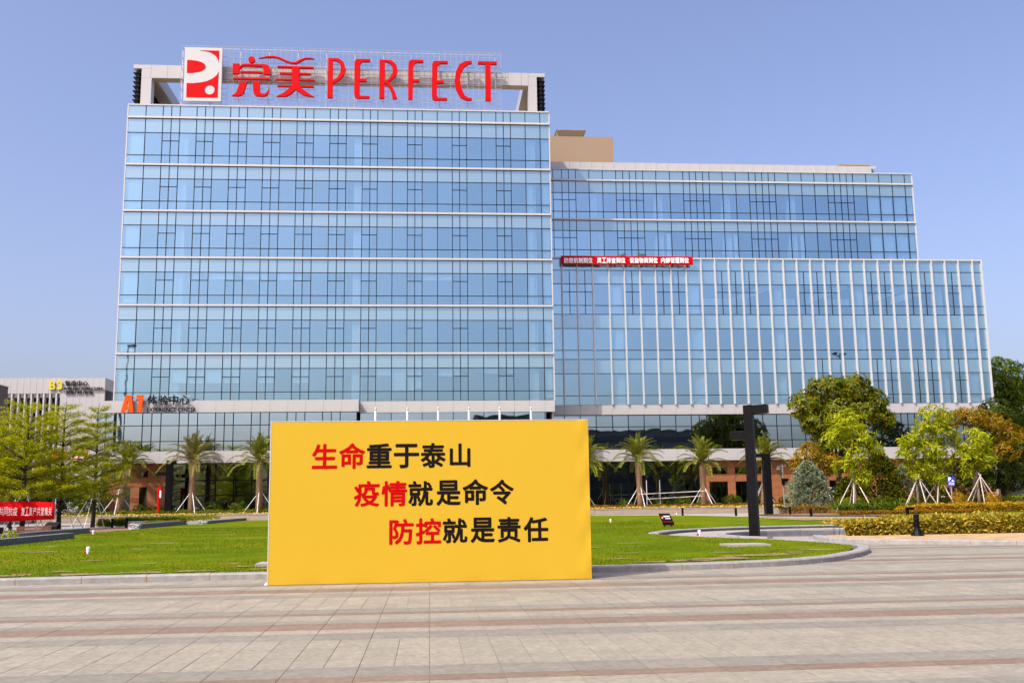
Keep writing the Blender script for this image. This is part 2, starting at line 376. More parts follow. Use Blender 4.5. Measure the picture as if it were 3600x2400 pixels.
SG= {'panel':[(-27.41,52.44),(-23.28,52.44),(-23.25,46.1),(-27.37,46.09)],'logoA':[(-25.73,52.1),(-23.64,52.09),(-23.62,50.66),(-23.71,51.0),(-23.91,51.35),(-24.21,51.66),(-24.61,51.88),(-25.14,52.03)],'logoB':[(-27.11,50.92),(-26.56,50.9),(-25.98,50.82),(-25.5,50.68),(-25.18,50.46),(-25.05,50.18),(-25.16,49.9),(-25.47,49.67),(-25.93,49.5),(-26.51,49.4),(-27.09,49.38)],'logoC':[(-27.08,48.16),(-26.35,48.17),(-25.54,48.28),(-24.84,48.46),(-24.27,48.75),(-23.84,49.14),(-23.61,49.58),(-23.65,46.53),(-27.05,46.52)],'logoDot':[(-24.53,47.43),(-23.99,47.45)],'wdot':[(-20.04,51.21),(-19.67,51.22)],'w1':[(-22.11,50.69),(-21.37,50.69),(-21.37,49.51),(-22.1,49.47)],'w2':[(-21.36,50.27),(-21.17,50.59),(-20.82,50.7),(-18.52,50.68),(-18.1,50.54),(-17.94,50.07),(-17.93,49.43),(-18.7,49.47),(-18.72,50.2),(-18.87,50.43),(-20.58,50.46),(-21.04,50.43),(-21.33,50.08)],'w3':[(-21.26,49.81),(-18.79,49.82),(-18.79,49.62),(-21.26,49.61)],'w4':[(-22.04,49.01),(-18.01,49.03),(-17.88,48.83),(-22.03,48.82)],'w5':[(-21.22,48.54),(-20.46,48.56),(-20.81,47.25),(-21.06,46.93),(-21.41,46.84),(-22.11,46.87),(-21.65,47.23)],'w6':[(-19.82,48.57),(-19.05,48.57),(-19.03,47.48),(-18.84,47.19),(-18.43,47.2),(-18.15,47.5),(-18.02,48.0),(-18.03,47.44),(-18.25,46.99),(-18.6,46.86),(-19.36,46.9),(-19.69,47.15),(-19.79,47.52)],'m1':[(-19.25,51.4),(-18.25,51.68),(-17.66,51.72),(-16.95,51.58),(-16.23,51.22),(-15.63,51.01),(-15.1,51.05),(-14.57,51.38),(-13.98,51.59),(-13.5,51.6),(-13.03,51.45),(-13.5,51.47),(-14.1,51.42),(-14.56,51.13),(-15.03,50.84),(-15.51,50.83),(-16.22,51.03),(-16.94,51.39),(-17.54,51.53),(-18.36,51.51)],'m2':[(-17.16,50.54),(-13.1,50.51),(-13.1,50.31),(-14.73,50.32),(-14.72,49.76),(-13.41,49.74),(-13.41,49.53),(-14.71,49.53),(-14.7,49.0),(-12.95,48.99),(-12.94,48.81),(-14.7,48.82),(-14.69,48.24),(-13.06,48.22),(-13.06,48.05),(-14.5,48.07),(-14.38,47.89),(-13.54,47.28),(-12.95,46.89),(-13.42,46.96),(-14.13,47.08),(-15.07,47.75),(-15.55,47.24),(-16.02,46.95),(-16.49,46.89),(-17.19,46.9),(-16.38,47.34),(-15.68,47.97),(-15.57,48.07),(-17.1,48.06),(-17.1,48.21),(-15.49,48.22),(-15.5,48.82),(-17.3,48.83),(-17.3,48.99),(-15.5,49.0),(-15.52,49.54),(-16.88,49.57),(-16.88,49.76),(-15.52,49.76),(-15.53,50.33),(-17.15,50.35)],'P':[(-11.47,51.59),(-10.28,51.58),(-9.72,51.14),(-9.5,50.36),(-9.64,49.63),(-10.12,49.03),(-10.92,48.53),(-10.92,46.86),(-11.5,46.85)],'Ph':[(-10.94,51.35),(-10.52,51.28),(-10.21,51.06),(-10.04,50.48),(-10.07,49.88),(-10.43,49.29),(-10.93,48.86)],'E':[(-8.31,51.55),(-6.73,51.58),(-6.73,51.28),(-7.63,51.26),(-7.87,50.99),(-7.91,49.21),(-7.14,49.23),(-7.14,48.87),(-7.91,48.86),(-7.92,47.38),(-7.77,47.15),(-6.76,47.14),(-6.76,46.88),(-8.13,46.83),(-8.44,47.04),(-8.51,47.5),(-8.51,51.17)],'R':[(-5.68,51.57),(-4.35,51.51),(-3.79,51.02),(-3.6,50.3),(-3.78,49.63),(-4.34,49.09),(-4.71,48.89),(-4.33,48.5),(-3.9,47.73),(-3.65,46.88),(-4.16,46.87),(-4.3,47.59),(-4.58,48.24),(-5.01,48.72),(-5.1,48.62),(-5.09,46.89),(-5.68,46.88)],'Rh':[(-5.06,51.32),(-4.72,51.26),(-4.35,51.01),(-4.16,50.48),(-4.22,49.89),(-4.59,49.29),(-5.08,48.93)],'F':[(-2.05,51.63),(-0.66,51.64),(-0.67,51.33),(-1.49,51.3),(-1.74,51.04),(-1.84,50.67),(-1.86,49.26),(-1.12,49.27),(-1.12,48.97),(-1.86,48.95),(-1.89,46.85),(-2.41,46.84),(-2.4,51.05),(-2.3,51.45)],'E2':[(0.53,51.53),(2.13,51.57),(2.13,51.27),(1.22,51.24),(0.96,50.97),(0.9,49.18),(1.68,49.2),(1.68,48.85),(0.9,48.83),(0.87,47.34),(1.02,47.11),(2.04,47.1),(2.04,46.84),(0.65,46.78),(0.34,47.0),(0.28,47.46),(0.32,51.16)],'C':[(4.89,51.65),(4.89,51.33),(4.51,51.28),(4.01,50.87),(3.63,50.13),(3.52,49.34),(3.68,48.28),(4.05,47.43),(4.48,47.15),(4.86,47.16),(4.86,46.86),(4.23,46.87),(3.55,47.23),(3.05,48.14),(2.9,49.19),(3.03,50.25),(3.44,51.19),(4.14,51.61)],'T':[(5.58,51.62),(7.81,51.64),(7.78,51.3),(7.05,51.28),(7.05,46.86),(6.42,46.85),(6.44,51.29),(5.58,51.31)]}
BB= [('生',-2.336,-1.834,2.247,2.743),('命',-1.801,-1.282,2.241,2.756),('重',-1.253,-0.755,2.25,2.742),('于',-0.716,-0.208,2.244,2.729),('泰',-0.178,0.324,2.244,2.742),('山',0.406,0.822,2.256,2.728),('疫',-1.499,-0.988,1.493,2.0),('情',-0.958,-0.445,1.492,1.994),('就',-0.424,0.068,1.49,1.988),('是',0.134,0.622,1.492,1.996),('命',0.658,1.173,1.499,2.011),('令',1.209,1.692,1.5,1.998),('防',-0.797,-0.312,0.744,1.246),('控',-0.274,0.231,0.743,1.253),('就',0.26,0.752,0.755,1.245),('是',0.812,1.297,0.754,1.251),('责',1.351,1.817,0.751,1.252),('任',1.878,2.376,0.751,1.244)]
A1= [('A',-31.884,-30.585,11.146,12.934),('1',-30.363,-29.68,11.138,12.928),('体',-29.252,-28.25,11.925,12.947),('验',-28.175,-27.166,11.929,12.911),('中',-27.032,-26.101,11.913,12.936),('心',-25.987,-24.954,11.942,12.916),('EXPERIENCE',-29.257,-26.26,11.155,11.634),('CENTER',-26.096,-24.267,11.138,11.619)]
B3= [('B',-48.734,-47.977,16.453,17.635),('3',-47.814,-47.106,16.469,17.632),('智',-46.804,-46.203,16.97,17.628),('造',-46.077,-45.399,16.987,17.625),('中',-45.317,-44.715,16.964,17.642),('心',-44.62,-43.966,16.981,17.62),('INTELLIGENT',-46.829,-44.855,16.429,16.777),('MANUFACTURING',-44.709,-41.999,16.418,16.766),('CENTER',-46.814,-45.633,15.938,16.299),('/',-45.524,-45.284,15.889,16.309),('IMS',-45.171,-44.62,15.952,16.28),('CENTER',-44.474,-43.289,15.947,16.276)]
WB= [('防',15.697,16.222,28.874,29.531),('控',16.259,16.785,28.878,29.535),('机',16.822,17.348,28.881,29.539),('制',17.385,17.911,28.885,29.542),('到',17.949,18.475,28.888,29.546),('位',18.513,19.04,28.892,29.55),('员',19.576,20.104,28.899,29.557),('工',20.141,20.67,28.902,29.561),('排',20.707,21.236,28.906,29.564),('查',21.273,21.803,28.909,29.568),('到',21.84,22.37,28.913,29.572),('位',22.407,22.938,28.916,29.576),('设',23.451,23.978,28.923,29.583),('施',24.016,24.543,28.926,29.587),('物',24.581,25.108,28.93,29.59),('资',25.146,25.674,28.933,29.594),('到',25.712,26.24,28.937,29.598),('位',26.278,26.807,28.94,29.602),('内',27.185,27.71,28.946,29.608),('部',27.748,28.274,28.949,29.611),('管',28.311,28.838,28.953,29.615),('理',28.875,29.402,28.956,29.619),('到',29.44,29.967,28.96,29.623),('位',30.005,30.532,28.963,29.626)]
SB= [('共',-27.168,-26.913,1.079,1.619),('同',-26.886,-26.631,1.075,1.615),('抗',-26.603,-26.348,1.071,1.611),('疫',-26.321,-26.065,1.067,1.607),('复',-25.809,-25.601,1.06,1.6),('工',-25.573,-25.365,1.056,1.597),('复',-25.338,-25.129,1.053,1.594),('产',-25.102,-24.893,1.05,1.59),('共',-24.866,-24.657,1.046,1.587),('渡',-24.63,-24.421,1.043,1.584),('难',-24.393,-24.184,1.039,1.58),('关',-24.157,-23.948,1.036,1.577)]

# ------------------------------------------------------------------ ground
def ground():
    # pool opening (sunken basin) is cut out of the ground sheet
    hole = [(12.3,41.3),(12.64,42.6),(13.3,43.6),(14.4,44.7),(15.4,45.3),(17.2,45.8),(19.7,45.8),(22,45),(23,43),(22,40.5),(19.5,39.2),(16.5,38.3),(14.5,37.9),(13.2,38.2),(12.5,39.4)]
    bm = bmesh.new()
    def ring(pts):
        vs = [bm.verts.new((x, y, 0)) for x, y in pts]
        return [bm.edges.new((vs[i], vs[(i+1) % len(vs)])) for i in range(len(vs))]
    e = ring([(-400, -300), (400, -300), (400, 600), (-400, 600)])+ring(hole)
    bmesh.ops.triangle_fill(bm, edges=e, use_beauty=True)
    for f in bm.faces:
        f.normal_update()
        if f.normal.z < 0: f.normal_flip()
    me = bpy.data.meshes.new('ground'); bm.to_mesh(me); bm.free(); me.materials.append(M['path'])
    tag(link('ground', me, None), kind='structure')
    # basin
    b = MB(); n = len(hole)
    cx, cy = 17.5, 42
    inn = [(cx+(x-cx)*.999, cy+(y-cy)*.999) for x, y in hole]
    for i in range(n):
        a, c = hole[i], hole[(i+1) % n]
        b.add([(a[0],a[1],.0),(c[0],c[1],.0),(c[0],c[1],-.42),(a[0],a[1],-.42)], [(0,1,2,3)])
    b.add([(x, y, -.42) for x, y in hole], [tuple(range(n))])
    t = thing('pool_basin', 'sunken grey marble pool basin with pale stone rim beside the black lamp', 'pool', (17.5, 42, 0))
    b.build('basin', M['pool'], t)
    for i in range(n):
        a, c = Vector((*hole[i], 0)), Vector((*hole[(i+1) % n], 0)); d = (c-a).normalized(); nn = Vector((d.y, -d.x, 0))
        if nn.dot((a+c)/2-Vector((cx, cy, 0))) < 0: nn = -nn
        w = .32
        k = MB(); p = [a+d*.01, c-d*.01, c+nn*w, a+nn*w]
        k.add([(q.x, q.y, .004) for q in p]+[(q.x, q.y, .07) for q in p], [(0,3,2,1),(4,5,6,7),(0,1,5,4),(1,2,6,5),(2,3,7,6),(3,0,4,7)])
        k.build('rim_stone', M['path'], t)
ground()

def paving():
    """banded granite plaza: the stones nearest the camera are objects, the far ones one joined part"""
    base = poly('plaza', [(-60, -30), (60, -30), (60, 33.6), (-60, 33.6)], .004, M['plaza'])
    P = 5.38; top = .0095
    # bands measured on the wide brown band at Y = 13.35: (start, end, material, stone width, rows)
    bands = [(-.33, .33, 'pave_brown', .68, 1), (.33, .65, 'pave_grey', .68, 1), (.65, 1.26, 'pave_light', .68, 1), (1.26, 1.56, 'pave_brown', .68, 1),
             (1.56, 2.10, 'pave_grey', .68, 1), (2.10, 4.07, 'pave_light', .34, 3), (4.07, 4.67, 'pave_grey', .68, 1), (4.67, 5.05, 'pave_light', .68, 1)]
    far = {k: ([], []) for k in ('pave_light', 'pave_grey', 'pave_brown')}
    near = []
    g = .0034
    for per in range(-3, 5):
        for a, b, mt, w, rows in bands:
            for r in range(rows):
                y0 = 13.35+per*P+a+(b-a)*r/rows; y1 = 13.35+per*P+a+(b-a)*(r+1)/rows
                if y1 > 33.5 or y0 < -3: continue
                off = 0; half = 30 if y0 > 5 else 12
                for i in range(int(-half/w), int(half/w)+1):
                    x0 = i*w+off; x1 = x0+w
                    if y0 < 8.6: inview = False
                    else: inview = abs((x0+x1)/2-.084*y0) < .535*y0
                    near.append((y0 if inview else 999+abs(y0), x0, x1, y0, y1, mt))
    near.sort(key=lambda q: q[0])
    for d, x0, x1, y0, y1, mt in near[:300]:
        piece('paving_stone', M[mt], base, x0+g, x1-g, y0+g, y1-g, -.02, top+rnd.uniform(-.001, .001))
    for d, x0, x1, y0, y1, mt in near[300:]:
        v, f = far[mt]; n = len(v); z = top+rnd.uniform(-.001, .001)
        v += [(x0+g, y0+g, z), (x1-g, y0+g, z), (x1-g, y1-g, z), (x0+g, y1-g, z)]; f.append((n, n+1, n+2, n+3))
    for k, (v, f) in far.items():
        me = bpy.data.meshes.new('far_stones'); me.from_pydata(v, [], f); me.update()
        tag(link('paving_stones_far', me, M[k], base), kind='stuff')
paving()

M['bare'] = mat('bare_earth', (.235, .165, .065), .95, noise=(7, .45), bump=.6, bscale=20)
LAWN = [(-16.35, 22.0), (-8.66, 21.8), (-4.8, 22.12), (4.74, 22.2), (5.78, 22.5), (7.12, 22.75), (8.14, 23.2), (8.9, 23.65), (9.8, 24.45), (10.5, 25.3), (11.2, 26.5), (11.8, 27.6), (12.2, 28.4), (12.55, 29.4),
        (12.5, 31.0), (12.3, 32.6), (11.9, 34.1), (11.3, 35.4), (10.8, 36.4), (10.2, 37.8), (9.7, 39.2), (9.3, 41.4), (10.1, 43.9), (11.3, 46.2), (13.2, 48.1), (15.3, 49.3), (18.4, 50.3), (21.5, 50.6), (25, 50.2), (29, 48),
        (31, 56), (29.3, 66), (27.3, 69.3), (24.6, 74.3), (22.9, 82), (20.5, 88), (15, 92), (5, 93.5), (-8, 94), (-16.5, 93.9), (-17, 79), (-18.2, 77.5), (-18.2, 65.5), (-18.6, 58), (-18.6, 49.5), (-16.35, 48.4)]
def lawn():
    o = poly('lawn', LAWN, .13, M['lawn'])
    bm = bmesh.new(); bm.from_mesh(o.data)
    bmesh.ops.subdivide_edges(bm, edges=[e for e in bm.edges if e.calc_length() > 3], cuts=6, use_grid_fill=True)
    for v in bm.verts:
        x, y, z = v.co
        v.co.z = .13+.02*math.sin(x*1.3+y*.7)*math.sin(y*.9-x*.4) if not v.is_boundary else .13
    bm.to_mesh(o.data); bm.free()
    # grass blades over the near half of the lawn
    xs, ys = zip(*LAWN); n = 130000
    u = rng.random(n); y = 21.9+(u**1.9)*44; x = rng.uniform(-19, 14, n)
    poly_ = np.array(LAWN); inside = np.zeros(n, bool); j = len(poly_)-1
    for i in range(len(poly_)):
        xi, yi = poly_[i]; xj, yj = poly_[j]
        c = ((yi > y) != (yj > y)) & (x < (xj-xi)*(y-yi)/(yj-yi+1e-9)+xi); inside ^= c; j = i
    bare = np.zeros(n, bool); pr = random.Random(5)
    spots = [(-6.2, 22.7, .5), (-5.2, 22.9, .45), (-3.6, 23.2, .4), (-4.3, 24.3, .3), (-7.4, 22.5, .6), (-9.1, 22.4, .5), (-2.9, 22.9, .4), (-8.2, 23.5, .3), (5.2, 23.1, .45), (5.9, 23.2, .5), (7.0, 23.9, .7), (6.3, 23.4, .6), (8.3, 24.9, .8), (8.9, 25.3, .5), (10.6, 27.0, .6), (9.6, 26.0, .35), (7.8, 26.5, .4), (4.6, 24.5, .3), (5.4, 27, .3), (-12.6, 34, .6), (-10.3, 40, .7), (-9, 28, .35), (-7.0, 26.2, .3), (4.9, 30.5, .4), (6.5, 33, .5)]
    for sx, sy, sr in spots:
        ph = pr.uniform(0, 6); m_ = 16; pts = []
        for q in range(m_):
            a = 2*math.pi*q/m_; rr = sr*.95*(1+.28*math.sin(3*a+ph)+.18*math.sin(7*a+ph*2)+.1*pr.uniform(-1, 1)); pts.append((sx+rr*math.cos(a), sy+.42*rr*math.sin(a)))
        poly('bare_patch', pts, .148, M['bare'])
        bare |= (((x-sx)/sr)**2+((y-sy)/(sr*.42))**2 < .5) & (rng.random(n) < .7)
    k = inside & ~bare & (np.abs(x-.084*y) < .56*y)
    x, y = x[k], y[k]; n = len(x)
    h = rng.uniform(.012, .028, n)*(1+y/80)
    D = np.stack([rng.normal(0, .45, n), rng.normal(0, .45, n), np.ones(n)], 1)
    g = leafmesh('grass', np.stack([x, y, np.full(n, .125)], 1), D, rdir(n), h, .010*(1+y/22), M['blade'])
    tag(g, 'short yellow green lawn grass', None, None, 'stuff')
lawn()
poly('far_lawn', [(31.5, 58), (33, 70), (37, 79), (52, 84), (80, 84), (80, 45), (34, 48)], .10, M['lawn'])
poly('dry_grass', [(22.5, 60), (30, 57), (31, 60), (29.2, 65.6), (27.2, 68.8), (23, 71)], .16, mat('dry_lawn', (.23, .17, .05), .9, noise=(1.2, .25), bump=.5))
poly('soil_bed', [(28.2, 83), (30, 80), (33, 76), (36, 74), (46, 80), (60, 90), (60, 101), (36, 101), (33, 93), (29, 89)], .09, M['soil'])
poly('soil_strip', [(-24, 68), (-22.5, 64), (-18.9, 60), (-18.6, 65), (-18.9, 69), (-21, 74)], .10, M['soil'])
for pts, lab in [([(9.0, 29.7), (10.2, 29.7), (10.25, 30.8), (8.95, 30.8)], 'pale stone manhole slab set in the lawn near the kerb tip'), ([(-4.1, 24.4), (-3.0, 24.4), (-3.0, 25.3), (-4.1, 25.3)], 'pale stone slab in the lawn beside the left edge of the billboard')]:
    b = MB(); b.add([(x, y, .1) for x, y in pts]+[(x, y, .185) for x, y in pts], [(0,3,2,1),(4,5,6,7),(0,1,5,4),(1,2,6,5),(2,3,7,6),(3,0,4,7)])
    tag(b.build('stone_slab', M['path']), lab, 'stone slab', 'slabs in the lawn')

M['kerbshade'] = mat('kerb_shade_dark', (.05, .05, .052), .7, noise=(4, .3))  # shade on the ring kerb's inner face, put into the colour
def kerb_run(name, pts, n_len, label, h=.15, w=.32, z=0, mortar=True, cat='kerb'):
    """a kerb of separate stones along a polyline (outer = left-hand side of travel is the lawn)"""
    t = thing(name, label, cat, (pts[len(pts)//2][0], pts[len(pts)//2][1], 0))
    P = [Vector((x, y, 0)) for x, y in pts]; cum = [0]
    for i in range(1, len(P)): cum.append(cum[-1]+(P[i]-P[i-1]).length)
    def at(s):
        s = max(0, min(cum[-1], s))
        for i in range(1, len(P)):
            if s <= cum[i]: return P[i-1].lerp(P[i], (s-cum[i-1])/max(1e-6, cum[i]-cum[i-1]))
        return P[-1]
    def nor(s):
        d = (at(s+.15)-at(s-.15)).normalized(); return Vector((-d.y, d.x, 0))
    s = 0; mo = MB()
    while s < cum[-1]-.05:
        a = at(s); L = n_len(a); e = min(s+L, cum[-1]); g = .011
        q0, q1, n0, n1 = at(s+g), at(e-g), nor(s+g), nor(e-g)
        j = rnd.uniform(-.004, .004); ch = .03
        b = MB(); vs = []
        for q, nn in ((q0, n0), (q1, n1)):
            for o_, zz in ((0, z), (0, z+h-ch), (ch, z+h), (w, z+h), (w, z)): vs.append((q.x+nn.x*o_, q.y+nn.y*o_, zz+j))
        b.add(vs, [(0,1,2,3,4), (9,8,7,6,5), (0,5,6,1), (1,6,7,2), (2,7,8,3), (3,8,9,4), (4,9,5,0)])
        b.build('kerb_stone', M['kerbshade' if 'facing' in name else 'kerb'], t)
        if mortar:
            m0, m1, k0 = at(s-g*1.4), at(s+g*1.4), nor(s); vs = []
            for q in (m0, m1):
                for o_, zz in ((.006, z), (.006, z+h-ch), (ch+.003, z+h-.004), (w, z+h-.004), (w, z)): vs.append((q.x+k0.x*o_, q.y+k0.y*o_, zz))
            mo.add(vs, [(0,1,2,3,4), (9,8,7,6,5), (0,5,6,1), (1,6,7,2), (2,7,8,3), (3,8,9,4), (4,9,5,0)])
        s = e
    if mortar: mo.build('mortar_joint', M['mortar'], t)
    return t
front = [(-16, 21.3), (-8.66, 21.45), (-7.35, 21.57), (-6.1, 21.70), (-4.79, 21.79), (-3.4, 21.82), (0, 21.83), (4.74, 21.86), (5.78, 22.12), (6.46, 22.27), (7.12, 22.40), (8.14, 22.83), (8.69, 23.12), (9.43, 23.66), (9.95, 24.14), (10.66, 24.98), (11.54, 26.19), (12.17, 27.27), (12.6, 28.2), (12.9, 29.3), (12.85, 30.6), (12.7, 32.0)]
kerb_run('lawn_kerb', front, lambda a: 1.27 if a.x < 7.6 else .55, 'long grey granite kerb edging the front lawn, orange mortar joints')
bed = [(14.4, 37.2), (13.9, 35.2), (14.1, 33.9), (14.63, 32.7), (15.1, 32.1), (16.21, 31.3), (17.12, 30.6), (18.23, 29.87), (21, 28.2), (26, 25.2)]
kerb_run('bed_kerb', bed, lambda a: 1.3, 'pale granite kerb in front of the yellow hedge bed')
poly('bed_soil', [(14.7, 37.2), (14.25, 35.3), (14.45, 34.2), (15.3, 32.5), (18.4, 30.2), (26.2, 25.5), (40, 34), (34, 46), (20, 38.8), (16.5, 38.0)], .12, mat('dry_bed', (.40, .27, .13), .95, noise=(1.4, .3), bump=.7, bscale=14))
ringp = [(9.45, 41.2), (9.6, 42.2), (10.24, 43.9), (11.45, 46.0), (13.36, 47.9), (15.5, 49.0), (18.42, 49.9), (21.54, 50.2), (25, 49.7), (29, 47.5)]
kerb_run('ring_kerb', ringp, lambda a: 1.2, 'curved pale stone kerb around the paved circle by the pool', w=.42, mortar=False)
kerb_run('ring_shade_facing', [(a+.05*(1 if i < 5 else 0), b-.05) for i, (a, b) in enumerate(ringp)], lambda a: 1.2, 'dark strip painted as shade on the inner face of the curved pale kerb by the pool', h=.105, w=.045, z=.0, mortar=False, cat='kerb shade strip')  # added dark strip that paints the shaded inner side of the ring kerb
kerb_run('path_kerb', [(22.4, 83.5), (24.2, 75.2), (27.2, 69.9), (29.6, 66.2), (31.4, 60.0), (31.3, 56.4)], lambda a: 2.2, 'low white kerb along the path behind the back lawn', h=.16, w=.3, mortar=False)

# ------------------------------------------------------------------ buildings (surveyed in a smaller scale, K brings them to size)
K = 1.2
def X(a): return a*K
def Zz(a): return a*K-.314
YT, YW, YU, YP = 108.0, 113.28, 117.6, 106.44     # tower, wing, upper wing, podium planes
T_X = [-27.67,-26.11,-24.56,-23.8,-23.03,-21.5,-20.73,-19.97,-18.44,-17.67,-16.9,-15.38,-14.62,-13.85,-12.32,-11.56,-10.79,-9.27,-8.51,-7.75,-6.23,-5.52,-4.84,-3.43,-2.05,-1.35,-.67,.74,2.14,2.82,3.51,4.93,6.3,7.0,7.68,9.08,10.5,11.33]
T_PAIR = [-24.56,-21.5,-18.44,-15.38,-12.32,-9.27,-6.23,-2.05,2.14,6.3]
U_X = [11.4,12.68,13.61,14.31,15.03,16.43,17.85,19.25,19.98,20.68,21.36,22.09,23.47,24.91,26.33,27.02,27.7,28.42,29.11,30.52,31.93,33.36,34.06,34.77,35.46,36.16,37.6,39.01,40.41,41.81,42.52,43.23,43.92,44.62,46.05,47.48,48.89,50.3,51.05]
W_X = [11.4,12.89,14.4,15.94,17.53,19.06,20.61,22.16,23.71,25.24,26.77,28.17,29.56,30.94,32.32,33.71,35.14,36.52,37.89,39.29,40.68,42.08,43.47,44.88,46.28,47.67,49.07,50.49,51.9,53.31,54.8,55.76]

def pane(t, name, m, x0, x1, z0, z1, y):
    return piece(name, M[m], t, x0+.012, x1-.012, y, y+.05, z0+.012, z1-.012)
def vbar(t, x, z0, z1, y, w=.072, name='mullion'):
    return piece(name, M['mullion'], t, x-w/2, x+w/2, y-.035, y+.12, z0, z1)
def hbar(t, x0, x1, z, y, w=.068, name='transom'):
    return piece(name, M['mullion'], t, x0, x1, y-.031, y+.11, z-w/2, z+w/2)
def inter(t, x0, x1, y, floors, cols, depth=6.5, name='interior'):
    """rooms behind the glass: slabs, a back wall and columns"""
    b = MB(); b.box(x0, x1, y+depth, y+depth+.2, floors[-1], floors[0])
    for z in floors: b.box(x0, x1, y+.25, y+depth-.01, z-.5, z-.02)
    b.build(name, M['room'], t)
    for c in cols:
        for z1, z0 in zip(floors[:-1], floors[1:]):
            piece('column', M['column'], t, c-.5, c+.5, y+.35, y+1.2, z0, z1-.52)
def blinds(t, y, spec):
    for x0, x1, z0, z1 in spec: piece('roller_blind', M['column'], t, x0, x1, y+.16, y+.19, z0, z1)

tower = thing('office_tower', 'tall blue glass office tower with white floor bands and a rooftop sign', 'building', (X(-8), 115, 0))
def build_tower():
    t = tower; xs = [X(a) for a in T_X]; pairs = {round(X(a), 3) for a in T_PAIR}
    x0, x1 = xs[0], xs[-1]
    bands = [Zz(c) for c in (36.96, 32.43, 28.05, 23.69, 19.30, 14.90)]; ztop, zbot = Zz(38.12), Zz(10.6)
    # parapet cap and floor bands
    piece('parapet_cap', M['white'], t, x0-.05, x1+.05, YT-.12, YT+.9, ztop, ztop+.14)
    def segs(z, name, h, pr):
        cuts = xs[::1]; keep = [cuts[0]]
        for c in cuts[1:]:
            if c-keep[-1] > 1.5 or c == cuts[-1]: keep.append(c)
        for a, b in zip(keep[:-1], keep[1:]): piece(name, M['white'], t, a+.006-(.08 if a == x0 else 0), b-.006+(.08 if b == x1 else 0), YT-pr, YT+.1, z-h/2, z+h/2)
    for z in bands: segs(z, 'floor_band', .20, .22)
    lev = [ztop]+bands+[zbot]
    def rows(i):   # returns (spandrel bottom, vent line, sill line, bottom)
        b = lev[i]; d = [(1.46*K, 2.23*K, 3.61*K) if i == 1 else (1.33*K, 2.08*K, 3.45*K)][0]
        return b-d[0], b-d[1], b-d[2], lev[i+1]
    for i in range(len(xs)-1):
        a, b = xs[i], xs[i+1]; wide = b-a > 1.3
        half = not wide and i not in (len(xs)-2,)
        pane(t, 'spandrel_pane', 'spandrel', a, b, bands[0]+.115, ztop, YT)
        for k in range(1, 7):
            s, v, l, e = rows(k); topz = lev[k]-.115; bot = e+.115 if k < 6 else e
            pane(t, 'spandrel_pane', 'spandrel', a, b, s, topz, YT)
            if half:
                pane(t, 'vent_pane', 'vision', a, b, v, s, YT); pane(t, 'window_pane', 'vision', a, b, l, v, YT)
            else: pane(t, 'vision_pane', 'vision', a, b, l, s, YT)
            pane(t, 'sill_pane', 'vision', a, b, bot, l, YT)
    for x in xs[1:-1]: vbar(t, x, zbot, ztop, YT)
    for k in range(1, 7):
        s, v, l, e = rows(k); hbar(t, x0, x1, s, YT); hbar(t, x0, x1, l, YT)
        for a in T_PAIR:
            j = T_X.index(a); hbar(t, xs[j]+.04, xs[j+2]-.04, v, YT, name='vent_transom')
        piece('band_shadow_gap', M['mullion'], t, x0, x1, YT-.02, YT+.11, lev[k]-.175, lev[k]-.116)
    # corner trims, sides, roof
    for c, s in ((x0, -1), (x1, 1)):
        piece('corner_trim', M['white'], t, min(c, c+s*.13), max(c, c+s*.13), YT-.05, YT+.35, zbot, ztop)
    b = MB(); b.box(x0, x0+.2, YT+.36, 134, 0, ztop-.02); b.box(x1-.2, x1, YT+.36, 134, 0, ztop-.02); b.box(x0, x1, 134, 134.2, 0, ztop)
    b.build('side_wall', M['grey_panel'], t)
    piece('roof', M['grey_panel'], t, x0+.2, x1-.2, YT+.9, 134, ztop-.6, ztop-.2)
    fl = [z-.0 for z in bands]+[zbot]
    inter(t, x0+.25, x1-.25, YT, [ztop-.6]+fl, [X(-22.7), X(-6.6), X(9.6)])
    # stair core at the left end, lift lobby wall, curtains and blinds
    rb = []
    for k in range(1, 7):
        s, v, l, e = rows(k)
        rb += [(x0+.3, xs[1]-.15, e+.3, s-.1)]
        if k in (2, 3, 4, 5): rb += [(xs[35]+.1, xs[36]-.9, e+.3, s-.2)]
        rb += [(xs[36]+.1, xs[37]-.1, e+.3, s-.1)]
    s, v, l, e = rows(6)
    for j in (4, 5, 6, 7, 8, 9, 11, 12, 14, 15): rb.append((xs[j]+.08, xs[j+1]-.08, l+1.0, s-.1))
    for j, f in ((22, .3), (23, 1), (24, 1.0), (25, .9), (27, .33), (28, .35), (31, .2), (33, .2)): rb.append((xs[j]+.08, xs[j+1]-.08, s-.1-(s-l-.2)*f, s-.1))
    s, v, l, e = rows(4); rb += [(xs[j]+.08, xs[j+1]-.08, s-.75, s-.1) for j in (5, 7, 8, 10, 11, 13, 14, 26, 27)]
    blinds(t, YT, rb)
    # white fascia below the tower
    zf0, zf1 = Zz(9.54), zbot
    cuts = [X(-6.23), X(-4.84), X(-3.43), X(-2.05), X(-.67), X(.74), X(2.14), X(3.51), X(4.93), X(6.3), X(7.68), X(9.08), X(10.5), X(11.40)]
    for a, b2 in zip(cuts[:-1], cuts[1:]): piece('fascia_panel', M['panel'], t, a+.008, b2-.008, YT-.10, YT+.2, zf0, zf1-.03)
    piece('soffit', M['soffit'], t, X(-6.23), X(11.4)-.02, YT+.2, YW, zf0+.02, zf0+.3)
    # recessed entrance glazing under the fascia
    ye = YT+.12; xe = X(10.62)
    cx = [X(-6.2)]+cuts[1:-1]+[xe]
